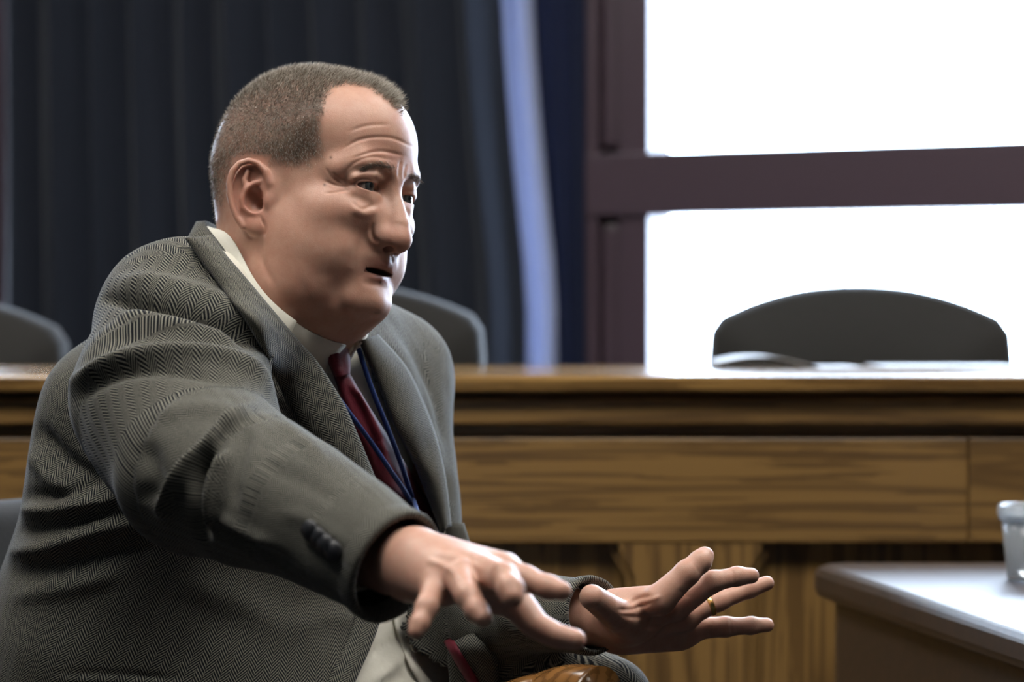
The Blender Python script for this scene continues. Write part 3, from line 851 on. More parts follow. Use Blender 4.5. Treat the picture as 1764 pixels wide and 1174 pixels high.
# left hand, palm to the camera, fingers to the right
LF = [
    [(1136, 1032, 2.085, 13.5), (1184, 986, 2.085, 10.6), (1206, 967, 2.090, 9.4), (1214, 957, 2.095, 8.2)],
    [(1168, 1042, 2.113, 12.0), (1228, 1001, 2.110, 9.2), (1270, 992, 2.116, 8.0), (1294, 991, 2.120, 7.0)],
    [(1182, 1058, 2.145, 11.5), (1240, 1034, 2.150, 8.6), (1292, 1014, 2.158, 7.4), (1321, 1004, 2.162, 6.6)],
    [(1190, 1082, 2.168, 11.0), (1250, 1079, 2.172, 8.6), (1294, 1077, 2.178, 7.4), (1321, 1076, 2.182, 6.4)],
]
LT = [(1085, 1070, 2.112, 17), (1062, 1058, 2.070, 14), (1040, 1042, 2.042, 12.0), (1020, 1028, 2.026, 10.8)]
LPALM = [((1060, 1046, 2.112), (1138, 1032, 2.090), 17, 13), ((1060, 1060, 2.132), (1165, 1044, 2.122), 18, 13),
         ((1060, 1078, 2.150), (1180, 1062, 2.146), 18, 13), ((1060, 1090, 2.162), (1188, 1086, 2.168), 18, 12.5),
         ((1080, 1098, 2.155), (1170, 1098, 2.165), 12, 10)]
LWR = [(1070, 1068, 2.145, 23), (1020, 1066, 2.150, 24), (950, 1058, 2.170, 27), (880, 1050, 2.20, 32)]
lo, hi = bounds(LF + [LT, LWR])
LHS = hand_sdf(lo, hi, 0.0011, LF, LT, LPALM, LWR, extra=[((1085, 1085, 2.125), (22, 14, 12), 12, False)])
LHV, LHF = LHS.mesh(2)
LHN = normals(LHV, LHF)
LHV = strokes(LHV, LHN, [
    ([(1064, 1050), (1090, 1048), (1122, 1036)], 4, -1.6 * MM), ([(1078, 1041), (1100, 1030), (1120, 1026)], 4, -1.3 * MM),
    ([(1072, 1060), (1100, 1062), (1140, 1056), (1168, 1048)], 4, -1.4 * MM), ([(1100, 1040), (1125, 1032), (1140, 1025)], 4, 1.0 * MM),
    ([(1100, 1080), (1140, 1078), (1190, 1066)], 4, -1.0 * MM),
    ([(1172, 1018), (1186, 1028)], 3, -0.5 * MM), ([(1222, 1080), (1224, 1100)], 3, -0.5 * MM),
    ([(1196, 972), (1204, 984)], 2.6, -0.4 * MM), ([(1262, 984), (1264, 1000)], 2.6, -0.4 * MM), ([(1258, 1068), (1260, 1088)], 2.6, -0.4 * MM),
])
# right hand, back of the hand up, fingers toward the camera
RF = [
    [(866, 982, 1.700, 11.5), (906, 997, 1.685, 8.8), (945, 1011, 1.672, 7.8), (968, 1017, 1.665, 6.6)],
    [(838, 988, 1.675, 11.5), (868, 994, 1.620, 9.4), (880, 1014, 1.602, 8.4), (883, 1027, 1.596, 7.2)],
    [(792, 994, 1.670, 11.0), (806, 1026, 1.635, 8.0), (822, 1051, 1.624, 7.2), (832, 1063, 1.618, 6.2)],
    [(752, 1010, 1.685, 10.5), (735, 1046, 1.656, 7.4), (722, 1074, 1.646, 6.2), (716, 1087, 1.642, 5.2)],
]
RT = [(800, 1005, 1.735, 16), (886, 1034, 1.730, 13.0), (924, 1077, 1.715, 9.8), (960, 1095, 1.705, 8.8), (991, 1101, 1.698, 7.4)]
RPALM = [((715, 962, 1.735), (868, 985, 1.705), 20, 14), ((715, 968, 1.735), (838, 992, 1.682), 20, 14),
         ((712, 975, 1.735), (794, 998, 1.680), 20, 13.5), ((708, 982, 1.738), (754, 1012, 1.690), 20, 13),
         ((760, 985, 1.725), (860, 1005, 1.715), 17, 15)]
RWR = [(712, 970, 1.745, 24), (676, 966, 1.765, 25), (620, 935, 1.80, 29), (560, 900, 1.83, 33)]
lo, hi = bounds(RF + [RT, RWR])
RHS = hand_sdf(lo, hi, 0.0011, RF, RT, RPALM, RWR)
RHV, RHF = RHS.mesh(2)
RHN = normals(RHV, RHF)
RHV = strokes(RHV, RHN, [([(868, 975), (840, 962), (770, 945)], 8, 1.2 * MM), ([(838, 982), (790, 962), (750, 952)], 6, 1.2 * MM),
                         ([(792, 990), (760, 972), (735, 965)], 6, 1.2 * MM)])
# ================================================================= the man: jacket (one sculpted shell), shirt below it
BYAW = math.radians(35); LEAN = math.radians(14)
BF0 = np.array([math.cos(BYAW), -math.sin(BYAW), 0]); BL = np.array([math.sin(BYAW), math.cos(BYAW), 0])
BU = math.cos(LEAN) * np.array([0, 0, 1.0]) + math.sin(LEAN) * BF0
BF = math.cos(LEAN) * BF0 - math.sin(LEAN) * np.array([0, 0, 1.0])
BR = [tuple(BF), tuple(BL), tuple(BU)]
NB = at(470, 505, 2.25)                         # base of the neck
def body(f, l, u): return NB + f * BF + l * BL + u * BU
# sleeves as chains (px, py, distance, radius)
NEAR_ARM = [(324, 566, 2.085, .072), (296, 690, 2.005, .084), (345, 800, 1.925, .072), (430, 838, 1.868, .061), (510, 874, 1.825, .0525), (600, 927, 1.785, .046), (678, 978, 1.752, .0425), (730, 1010, 1.73, .041)]
FAR_ARM = [(655, 662, 2.42, .068), (678, 850, 2.345, .064), (700, 1040, 2.31, .058), (830, 1050, 2.245, .050), (930, 1055, 2.17, .037), (1022, 1059, 2.138, .0325), (1075, 1061, 2.12, .032)]
def torso(S, g=0.0, k=0.05):
    for (f, u, rf, rl, ru) in ((.01, -.11, .122, .190, .12), (.0, -.21, .152, .222, .15), (.002, -.33, .184, .230, .16), (.005, -.46, .192, .237, .16), (.02, -.60, .19, .24, .14)):
        S.ell(body(f, 0, u), (rf - g, rl - g, ru - g), k=k, R=BR)
    S.ell(body(.095, .01, -.42), (.165 - g, .19 - g, .15 - g), k=.07, R=BR)             # belly
    S.ell(body(.12, .13, -.43), (.135 - g, .12 - g, .17 - g), k=.06, R=BR)             # left front hanging open
    S.cone(at(405, 487, 2.215), at(312, 552, 2.095), .048 - g, .069 - g, k=.04)
    S.cone(at(540, 545, 2.320), at(655, 650, 2.42), .046 - g, .066 - g, k=.04)
    S.cone(body(-.03, -.12, -.13), body(-.03, .12, -.13), .082 - g, .082 - g, k=.05)        # upper back
def sleeves(S, g=0.0, k=.03, n=99):
    for A in (NEAR_ARM, FAR_ARM):
        S.chain([at(*q[:3]) for q in A[:n]], [q[3] - g for q in A[:n]], k=k)
TLO, THI = (-0.52, 1.66, 0.50), (0.20, 2.66, 1.22)
JS = Sdf(TLO, THI, 0.0034)
torso(JS)
TS_V, TS_F = surface_nets(JS.d[::2, ::2, ::2], JS.lo, JS.h * 2, 2)          # trunk alone, to lay the clothes on
JS.cone(at(850, 1135, 2.27), at(1055, 1200, 2.20), .06, .036, k=.04)         # left front over the lap
sleeves(JS)
JV, JF = JS.mesh(2)
JN = normals(JV, JF)

def chain_coords(P, A):
    """arc length along a sleeve, angle round it and distance minus radius for points"""
    pts = np.array([at(*q[:3]) for q in A]); rad = [q[3] for q in A]
    best = np.full(len(P), 1e9); arc = np.zeros(len(P)); ang = np.zeros(len(P)); L0 = 0.0
    ref = None
    for i in range(len(pts) - 1):
        a, b = pts[i], pts[i + 1]; ba = b - a; L = np.linalg.norm(ba); t_ = ba / L
        r_ = -FWD - t_ * (-FWD @ t_); r_ /= np.linalg.norm(r_); q_ = np.cross(t_, r_)
        t = (P - a) @ t_ / L
        tc = np.clip(t, -9 if i == 0 else 0, 9 if i == len(pts) - 2 else 1)
        c = a + np.clip(tc, 0, 1)[:, None] * ba; dv = P - c
        q = np.linalg.norm(dv, axis=1) - (rad[i] + (rad[i + 1] - rad[i]) * np.clip(tc, 0, 1))
        s = q < best
        best = np.where(s, q, best); arc = np.where(s, L0 + tc * L, arc)
        ang = np.where(s, np.arctan2(dv @ q_, dv @ r_), ang); L0 += L
    return arc, ang, best

cen = JV[JF].mean(1)
na, nang, nd = chain_coords(JV, NEAR_ARM); fa, fang, fd = chain_coords(JV, FAR_ARM)
BC = (JV - NB) @ np.stack([BF, BL, BU]).T                     # body coordinates f, l, u
fmean = lambda q: q[JF].mean(1)
is_near = ((fmean(nd) < .012) & (fmean(na) > 0.0) & (fmean(BC[:, 1]) < -.15)) | ((fmean(nd) < .02) & (fmean(na) > .17))
is_far = (((fmean(fd) < .012) & (fmean(fa) > 0.0) & (fmean(BC[:, 1]) > .16)) | ((fmean(fd) < .015) & (fmean(fa) > .30))) & ~is_near

# folds
SL = [  # near sleeve
    ([(180, 516), (250, 522), (330, 538), (392, 566), (436, 600)], 9, -.019), ([(196, 486), (290, 494), (390, 530), (452, 600)], 17, .009), ([(190, 540), (270, 548), (350, 565), (410, 592)], 12, .005),
    ([(115, 665), (160, 640), (205, 622), (290, 608), (375, 614), (440, 645), (490, 700)], 12, .011), ([(160, 590), (250, 580), (340, 585), (420, 615)], 14, -.003),
    ([(130, 690), (190, 655), (250, 640), (320, 640), (400, 660)], 10, -.006), ([(260, 720), (340, 700), (420, 705)], 14, .003),
    ([(440, 692), (385, 738), (333, 796), (296, 859), (280, 892)], 9, .014), ([(395, 775), (374, 838), (368, 932)], 8, .013),
    ([(360, 770), (345, 830), (352, 890), (362, 925)], 12, -.016), ([(400, 730), (360, 765), (320, 835)], 9, -.005),
    ([(250, 760), (270, 820), (255, 870)], 18, -.006), ([(430, 735), (410, 800), (400, 880)], 12, -.004),
    ([(377, 887), (417, 912), (478, 940)], 9, .005), ([(390, 912), (440, 945), (500, 975)], 10, -.005),
    ([(470, 720), (520, 760), (560, 800)], 12, .003), ([(450, 800), (520, 830), (590, 870)], 14, -.002), ([(480, 880), (540, 900), (600, 940)], 14, .002),
]
BK = [  # back and flank
    ([(24, 878), (99, 876), (198, 858), (250, 830)], 11, .007), ([(40, 853), (110, 850), (180, 822)], 11, -.006),
    ([(8, 952), (79, 944), (178, 912), (260, 900)], 12, .007), ([(20, 915), (100, 908), (190, 882)], 12, -.006),
    ([(5, 985), (90, 980), (200, 950), (300, 940)], 14, -.004), ([(10, 1030), (100, 1015), (220, 985)], 16, .004),
    ([(60, 730), (110, 790), (180, 830)], 14, -.008), ([(48, 770), (90, 830), (150, 850)], 12, .005),
    ([(95, 1160), (210, 1163), (330, 1170)], 5, -.002), ([(95, 1168), (210, 1172), (330, 1178)], 6, .0025),
    ([(300, 1000), (420, 1040), (520, 1100)], 30, .004), ([(500, 1090), (560, 1060), (620, 1075)], 20, .003),
]
CH = [  # chest between lapel and sleeve, far chest
    ([(352, 455), (410, 525), (450, 590), (485, 650)], 11, .007), ([(374, 505), (404, 565), (430, 645)], 8, -.007),
    ([(352, 515), (384, 580), (412, 640)], 9, .004), ([(330, 440), (370, 490), (392, 540)], 9, -.004),
    ([(690, 590), (735, 680), (762, 790), (775, 880)], 12, -.004), ([(665, 570), (710, 640), (745, 730), (770, 840)], 10, .005),
    ([(720, 760), (745, 830), (765, 900)], 9, -.004),
]
JV = strokes(JV, JN, SL, 1.6, 2.11); JV = strokes(JV, JN, BK, 1.95, 2.6); JV = strokes(JV, JN, CH, 2.02, 2.5)
# soft irregularity of worn cloth
JV = JV + JN * ((vnoise(JV, 16, 1) - .5) * .006 + (vnoise(JV, 38, 2) - .5) * .0022)[:, None]
FARM = [([(760, 990), (800, 1030), (810, 1090)], 12, -.006), ([(830, 975), (860, 1030), (865, 1100)], 12, .004), ([(900, 985), (915, 1040), (905, 1100)], 10, -.003)]
JV = strokes(JV, JN, FARM, 2.0, 2.4)

# front opening, cuffs, neck hole and hem are cut out of the shell
EDGE_N = [(556, 596), (548, 622), (570, 657), (595, 699), (626, 770), (652, 836), (668, 900), (668, 1000), (650, 1085), (612, 1174), (585, 1240), (562, 1320), (545, 1430), (535, 1600)]
EDGE_F = [(612, 578), (621, 593), (648, 655), (679, 734), (714, 801), (736, 858), (752, 900), (764, 1000), (768, 1080), (774, 1174), (780, 1240), (790, 1320), (800, 1430), (810, 1600)]
def in_poly(x, y, poly):
    c = np.zeros(len(x), bool); j = len(poly) - 1
    for i in range(len(poly)):
        xi, yi = poly[i]; xj, yj = poly[j]
        c ^= ((yi > y) != (yj > y)) & (x < (xj - xi) * (y - yi) / (yj - yi + 1e-9) + xi)
        j = i
    return c
NECKHOLE = [(340, 400), (362, 448), (398, 498), (436, 552), (464, 602), (488, 646), (530, 690), (575, 690), (612, 600), (640, 560), (520, 440), (440, 380)]
cx, cy, cdp = proj(cen)
fnrm = JN[JF].mean(1)
cut = in_poly(cx, cy, [(x - 9, y) for x, y in EDGE_N] + [(x + 9, y) for x, y in EDGE_F[::-1]]) & ~is_near & ~is_far & ((fnrm @ BF) > 0) & (cdp < 2.45)
cut |= in_poly(cx, cy, NECKHOLE) & ~is_far & (cdp < 2.40)
def cuff_dir(A, i): return (lambda v: v / np.linalg.norm(v))(at(*A[i + 1][:3]) - at(*A[i][:3]))
cut |= is_near & (((cen - at(676, 976, 1.752)) @ cuff_dir(NEAR_ARM, 5)) > 0)
cdF = cuff_dir(FAR_ARM, 4) + np.array([0, -.25, .12])
cut |= is_far & (((cen - at(1022, 1059, 2.138)) @ cdF) > 0)
cut |= fmean(BC[:, 2]) < -.66
cut |= (nd[JF].mean(1) < .03) & (((cen - at(676, 976, 1.752)) @ cuff_dir(NEAR_ARM, 5)) > 0) & (fmean(na) > .3)
cut |= (fd[JF].mean(1) < .03) & (((cen - at(1022, 1059, 2.138)) @ cdF) > 0) & (fmean(fa) > .4)

def jacket_uv(F):
    near, far = is_near[keep], is_far[keep]
    n = fnrm[keep] @ BU
    U = np.zeros(F.shape); Vv = np.zeros(F.shape)
    th = np.arctan2(-BC[:, 1], BC[:, 0])                      # 0 at the front, near side positive
    for k in range(4):
        i = F[:, k]
        u = th[i] * .205 + BC[i, 2] * .18; v = BC[i, 2].copy()
        top = (n > .62) & (BC[i, 2] > -.13)
        u = np.where(top, BC[i, 1] * 1.0, u); v = np.where(top, -BC[i, 0] * 1.05, v)
        u = np.where(near, nang[i] * .075 - na[i] * .25, u); v = np.where(near, -na[i], v)
        u = np.where(far, fang[i] * .058, u); v = np.where(far, -fa[i], v)
        lap = (BC[i, 0] > .27) & ~near & ~far
        u = np.where(lap, BC[i, 1], u)
        U[:, k], Vv[:, k] = u, v
    return U, Vv
keep = ~cut
JF2 = JF[keep]
jme = mesh_vf('jacket', JV, JF2)
jU, jVv = jacket_uv(JF2)
def set_uv(me, U, Vv):
    l = me.uv_layers.new(name='UVMap'); l.data.foreach_set('uv', np.stack([U.ravel(), Vv.ravel()], 1).astype(np.float32).ravel())
set_uv(jme, jU, jVv)
# ================================================================= the man: put together
from mathutils.bvhtree import BVHTree
def bvh(V, F): return BVHTree.FromPolygons([tuple(v) for v in V], [tuple(int(i) for i in f) for f in F])
T_BVH = bvh(TS_V, TS_F)
JU_BVH = bvh(JV, JF)
HEAD_BVH = bvh(HW, HF)
COAT = 'coat'; SLEEVE_BLOCK = (fmean(nd) < .03) & (fmean(na) > .15) & (cdp < 2.0)
def coat_cast(o, d):
    """the jacket's chest under the sleeves"""
    a = JU_BVH.ray_cast(Vector(o), Vector(d)); b = T_BVH.ray_cast(Vector(o), Vector(d))
    return b if a[0] is None or b[0] is None or SLEEVE_BLOCK[a[2]] else a
def hit(tree, px, py, dflt=None, start=0.5):
    o = at(px, py, start); d = at(px, py, start + 1) - o; d /= np.linalg.norm(d)
    h = tree.ray_cast(Vector(o), Vector(d)) if tree is not COAT else coat_cast(o, d)
    if h[0] is None:
        return (at(px, py, dflt), -d) if dflt else (None, None)
    return np.array(h[0]), np.array(h[1])

PERSON = empty('person', (NB[0], NB[1], 0.0),
               'seated grey-haired man in a herringbone jacket reaching both hands out', 'person')

# ---- bodily surface: head, hands and the trunk and arms under the clothes in one mesh
BS = Sdf(TLO, THI, 0.009)
torso(BS, .030); sleeves(BS, .022, n=5)
BS.cone(at(470, 505, 2.25), at(462, 470, 2.235), .06, .058, k=.03)
BV, BFc = BS.mesh(1)
LEGV = Sdf((-0.55, 1.30, 0.02), (0.75, 2.75, 0.60), 0.012)
hipc = body(.02, 0, -.60)
legs = {}
for s_ in (-1, 1):
    hip = hipc + BL * .10 * s_ + np.array([0, 0, -.02]); knee = hip + BF0 * .46 + BL * .09 * s_ + np.array([0, 0, .02])
    ank = knee + BF0 * -.02 + np.array([0, 0, -(knee[2] - .09)]); legs[s_] = (hip, knee, ank)
    LEGV.cone(hip, knee, .085, .060, k=.03); LEGV.cone(knee, ank, .055, .035, k=.02)
LV, LF_ = LEGV.mesh(1)
parts = [(HW, HF), (LHV, LHF), (RHV, RHF), (BV, BFc), (LV, LF_)]
allV = np.concatenate([p[0] for p in parts]); off = np.cumsum([0] + [len(p[0]) for p in parts])
allF = np.concatenate([p[1] + o for p, o in zip(parts, off)])
body_me = mesh_vf('body', allV, allF)
tone = np.tile(np.array([0.515, 0.302, 0.224]), (len(allV), 1))
f_, l_, u_ = HL[:, 0], HL[:, 1], HL[:, 2]
def blob(c, r): return np.exp(-(((f_ - c[0]) / r[0]) ** 2 + ((np.abs(l_) - c[1]) / r[1]) ** 2 + ((u_ - c[2]) / r[2]) ** 2))
red = np.clip(0.55 * blob((98, 6, -42), (18, 16, 14)) + 0.55 * blob((60, 45, -25), (22, 22, 16)) + 1.1 * blob((-2, 86, -20), (22, 14, 36))
      + 0.45 * blob((85, 10, 28), (20, 34, 14)) + 0.5 * blob((20, 50, -95), (40, 40, 28)), 0, 1)
ht = tone[:len(HW)]
ht[:] = ht * (1 - red[:, None] * .55) + np.array([0.40, 0.135, 0.095]) * red[:, None] * .55
lip = np.clip(blob((87, 0, -66), (9, 22, 3.4)) + 1.3 * blob((79, 0, -77.5), (10, 20, 3.6)), 0, 1)[:, None]
ht[:] = ht * (1 - lip * .75) + np.array([0.36, 0.12, 0.11]) * lip * .75
bag = np.clip(blob((82, 32, -10), (10, 17, 7)) + .7 * blob((80, 20, 2), (10, 8, 8)), 0, 1)[:, None]
ht[:] = ht * (1 - bag * .3) + np.array([0.28, 0.13, 0.085]) * bag * .3
mouth_in = ((f_ < 81) & (f_ > 55) & (np.abs(l_) < 22) & (np.abs(u_ + 72) < 3.2))[:, None]
ht[:] = np.where(mouth_in, np.array([.07, .02, .018]), ht)
beard = np.clip(blob((60, 20, -85), (40, 45, 26)), 0, 1)[:, None]
ht[:] = ht * (1 - beard * .14) + np.array([0.20, 0.13, 0.11]) * beard * .14

# ---- hair mask from the hair line on the near side, mirrored to the far side
HAIRLINE = [(330, 376), (372, 366), (388, 340), (394, 300), (408, 280), (430, 274), (455, 279), (471, 286), (489, 288), (512, 291), (534, 288), (548, 274), (557, 258), (558, 240), (554, 222), (557, 198), (561, 172), (572, 153), (596, 147), (629, 150), (656, 167), (683, 191), (703, 205), (760, 200), (720, 60), (330, 60)]
mir = np.stack([f_, -np.abs(l_), u_], 1)
mx, my, _d = proj(h2w(mir))
hn_l = normals(HL, HF)
near_n = hn_l.copy(); near_n[:, 1] = np.where(l_ > 0, -hn_l[:, 1], hn_l[:, 1])
facing = (near_n @ HAX) @ np.array([0, -1.0, 0])
inside = in_poly(mx, my, HAIRLINE)
pd, _t = poly_dist(mx, my, HAIRLINE + [HAIRLINE[0]])
sd = np.where(inside, pd, -pd)                                   # + inside
back = (facing < .12)
sd = np.where(back, np.where(f_ < 20, (u_ + 44) * 1.6, np.where(u_ > 95, 20, sd)), sd)
earz = (np.abs(l_) > 76.5) & (np.abs(f_ + 4) < 34) & (u_ < 22) & (u_ > -60)
sd = np.where(earz, -30, sd)
top = np.clip((u_ - 45) / 55, 0, 1)
fade = 12 + 24 * np.clip((60 - u_) / 70, 0, 1)                   # clipped short at the sides: a soft edge
hm = np.clip(sd / fade + .10 + (vnoise(HL, .25, 3) - .5) * .5 + (vnoise(HL, .9, 4) - .5) * .3, 0, 1)
sc_col = np.array([0.175, 0.138, 0.105])
ht[:] = ht * (1 - .85 * hm[:, None]) + sc_col * .85 * hm[:, None]
mole = [(570, 271), (559, 318), (655, 486)]
hx, hy, _ = proj(HW)
for q in mole:
    w_ = np.exp(-(((hx - q[0]) ** 2 + (hy - q[1]) ** 2) / 5.5))[:, None] * (facing > 0)[:, None] * (l_ < 40)[:, None]
    ht[:] = ht * (1 - .95 * w_) + np.array([.07, .025, .018]) * .95 * w_
tone[:len(HW)] = ht
set_attr(body_me, 'tone', tone)
body_ob = link('body', body_me, M['skin'], PERSON)

# ---- hair: short strands
def strands(name, roots, dirs, lens, bend, width, cols, parent, seg=2):
    n = len(roots); V = np.zeros((n, 3 * seg + 1, 3)); F = []
    side = np.cross(dirs, np.array([.31, .77, .55])); side /= np.linalg.norm(side, axis=1)[:, None]
    s2 = np.cross(dirs, side)
    for k in range(seg):
        t = k / seg
        c = roots + dirs * (lens * t)[:, None] + bend * (lens * t * t)[:, None]
        for j in range(3):
            a = 2 * math.pi * j / 3
            V[:, 3 * k + j] = c + (math.cos(a) * side + math.sin(a) * s2) * (width * (1 - .55 * t))[:, None]
    V[:, 3 * seg] = roots + dirs * lens[:, None] + bend * lens[:, None]
    tri = []
    for k in range(seg - 1):
        for j in range(3):
            a, b = 3 * k + j, 3 * k + (j + 1) % 3
            tri += [(a, b, b + 3), (a, b + 3, a + 3)]
    for j in range(3): tri.append((3 * (seg - 1) + j, 3 * (seg - 1) + (j + 1) % 3, 3 * seg))
    tri = np.array(tri); m = 3 * seg + 1
    Fa = (tri[None] + (np.arange(n) * m)[:, None, None]).reshape(-1, 3)
    me = mesh_vf(name, V.reshape(-1, 3), Fa)
    set_attr(me, 'tone', np.repeat(cols, m, axis=0))
    return link(name, me, M['hair'], parent)
rng = np.random.default_rng(5)
fc = HL[HF].mean(1)
fa_ = np.linalg.norm(np.cross(HL[HF[:, 2]] - HL[HF[:, 0]], HL[HF[:, 3]] - HL[HF[:, 1]]), axis=1) * .5
pm = hm[HF].mean(1) * fa_
N_H = 75000
pick = rng.choice(len(HF), N_H, p=pm / pm.sum())
w4 = rng.dirichlet((1, 1, 1, 1), N_H)
rl = (HL[HF[pick]] * w4[..., None]).sum(1)
HNW = normals(HW, HF)
rw = (HW[HF[pick]] * w4[..., None]).sum(1); rn = HNW[HF[pick]].mean(1); rn /= np.linalg.norm(rn, axis=1)[:, None]
tp = np.clip((rl[:, 2] - 40) / 60, 0, 1)
_b = np.clip((tp - .15) / .6, 0, 1)[:, None]
comb = _b * (HAX[0] * .9 + HAX[2] * .15) + (1 - _b) * (HAX[0] * .45 - HAX[2] * .75) + rng.normal(0, .32, (N_H, 3))
dirs = rn * (.30 + .45 * tp)[:, None] + comb * (.75 - .1 * tp)[:, None]; dirs /= np.linalg.norm(dirs, axis=1)[:, None]
lens = (.0040 + .0028 * tp ** 1.5) * rng.uniform(.6, 1.25, N_H)
front = np.clip((rl[:, 0] - 40) / 40, 0, 1) * tp
lens *= 1 + .8 * front
gray = rng.random(N_H) < (.42 + .30 * np.clip((rl[:, 0] - 10) / 60, 0, 1) * (1 - tp) + .25 * front)
cols = np.where(gray[:, None], np.array([.50, .46, .40]), np.array([.12, .088, .060])) * rng.uniform(.6, 1.25, (N_H, 1))
strands('hair', rw - rn * .0004, dirs, lens, comb * .12, np.full(N_H, .00013) * rng.uniform(.8, 1.3, N_H), cols, PERSON)

# ---- eyebrows
def brow(path, n, seed, far=False):
    g = np.random.default_rng(seed); P = spline(path, 60); roots = []; nr = []; tt = []
    for k in range(n):
        t = g.random(); p = P[int(t * 59)]; q = p + g.normal(0, 1, 2) * np.array([3, 3.4 * (1 - .45 * t)])
        h, nn = hit(HEAD_BVH, q[0], q[1])
        if h is None or h[1] > 2.3: continue
        roots.append(h); nr.append(nn); tt.append(t)
    roots = np.array(roots); nr = np.array(nr); tt = np.array(tt)
    out = -1.0 if not far else 1.0
    d = nr * .25 + (-HAX[1] if not far else HAX[1]) * .75 + HAX[2] * (.35 - .5 * tt)[:, None] + HAX[0] * -.25 + g.normal(0, .18, roots.shape)
    d /= np.linalg.norm(d, axis=1)[:, None]; m = len(roots)
    c = np.where((g.random(m) < .35)[:, None], np.array([.36, .30, .24]), np.array([.15, .105, .075])) * g.uniform(.7, 1.2, (m, 1))
    return strands('eyebrow', roots, d, g.uniform(.003, .0065, m), d * 0 - HAX[2] * .15, np.full(m, .00013), c, PERSON)
brow([(680, 292), (664, 286), (648, 284), (634, 287), (625, 292)], 330, 1)
brow([(704, 303), (715, 304), (724, 311)], 320, 2, far=True)

# ---- eyes
def m_eye():
    m, nt, b = mat_new('eye', roughness=0.08)
    co = node(nt, 'ShaderNodeTexCoord').outputs['Object']
    ln = node(nt, 'ShaderNodeVectorMath', {0: co, 1: tuple(0.0 for _ in range(3))}, operation='SUBTRACT').outputs[0]
    sp = node(nt, 'ShaderNodeSeparateXYZ', {0: ln})
    r = mth(nt, 'SQRT', mth(nt, 'ADD', mth(nt, 'POWER', sp.outputs[0], 2.0), mth(nt, 'POWER', sp.outputs[1], 2.0)))
    r = mth(nt, 'ADD', r, mth(nt, 'MULTIPLY', mth(nt, 'LESS_THAN', sp.outputs[2], 0.0), 1.0))
    c = ramp(nt, mth(nt, 'MULTIPLY', r, 100.0), [(0.0, (0.004, 0.004, 0.005)), (0.24, (0.004, 0.004, 0.005)), (0.28, (0.055, 0.065, 0.065)), (0.55, (0.035, 0.042, 0.045)), (0.60, (0.03, 0.03, 0.03)), (0.66, (0.27, 0.225, 0.20)), (1.0, (0.25, 0.17, 0.15))])
    nt.links.new(c, b.inputs['Base Color'])
    b.inputs['Coat Weight'].default_value = 0.6
    return m
M['eye'] = m_eye()
gaze = HAX[0] * 1.0 - HAX[1] * .10 - HAX[2] * .03
for s_ in (1, -1):
    bm = bmesh.new(); bmesh.ops.create_uvsphere(bm, u_segments=32, v_segments=24, radius=0.0122)
    for v in bm.verts:
        if v.co.z > .0105: v.co.z += (v.co.z - .0105) * .35            # cornea
    me = bm_mesh('eye', bm)
    o = link('eye', me, M['eye'], PERSON)
    R = Vector(gaze).to_track_quat('Z', 'Y').to_matrix().to_4x4()
    o.matrix_world = Matrix.Translation(Vector(h2w((EYE[0], s_ * EYE[1], EYE[2])))) @ R
    o.matrix_parent_inverse = Matrix.Translation(-Vector(PERSON.location)); o.matrix_basis = Matrix.Translation(Vector(h2w((EYE[0], s_ * EYE[1], EYE[2])))) @ R
# wedding ring
rp, rq = at(1182, 1058, 2.145), at(1240, 1034, 2.150); ax = (rq - rp) / np.linalg.norm(rq - rp)
rc = rp + (rq - rp) * .70
e1 = np.cross(ax, [0, 0, 1.0]); e1 /= np.linalg.norm(e1); e2 = np.cross(ax, e1)
V = []; F = []
for i in range(40):
    a = 2 * math.pi * i / 40; d_ = math.cos(a) * e1 + math.sin(a) * e2
    for (rr, hh) in ((.0098, -.0025), (.0106, -.0015), (.0106, .0015), (.0098, .0025), (.0090, 0)):
        V.append(rc + d_ * rr + ax * hh)
for i in range(40):
    for k in range(5): F.append((i * 5 + k, i * 5 + (k + 1) % 5, ((i + 1) % 40) * 5 + (k + 1) % 5, ((i + 1) % 40) * 5 + k))
tag(link('wedding_ring', mesh_vf('wedding_ring', V, F), M['gold'], PERSON), 'gold wedding ring')

# ---- jacket
jacket = tag(link('jacket', jme, M['tweed'], PERSON), 'grey herringbone tweed jacket')
jme.materials.append(M['lining'])
sm = jacket.modifiers.new('cloth_thickness', 'SOLIDIFY'); sm.thickness = .003; sm.offset = -1; sm.material_offset = 1; sm.material_offset_rim = 0

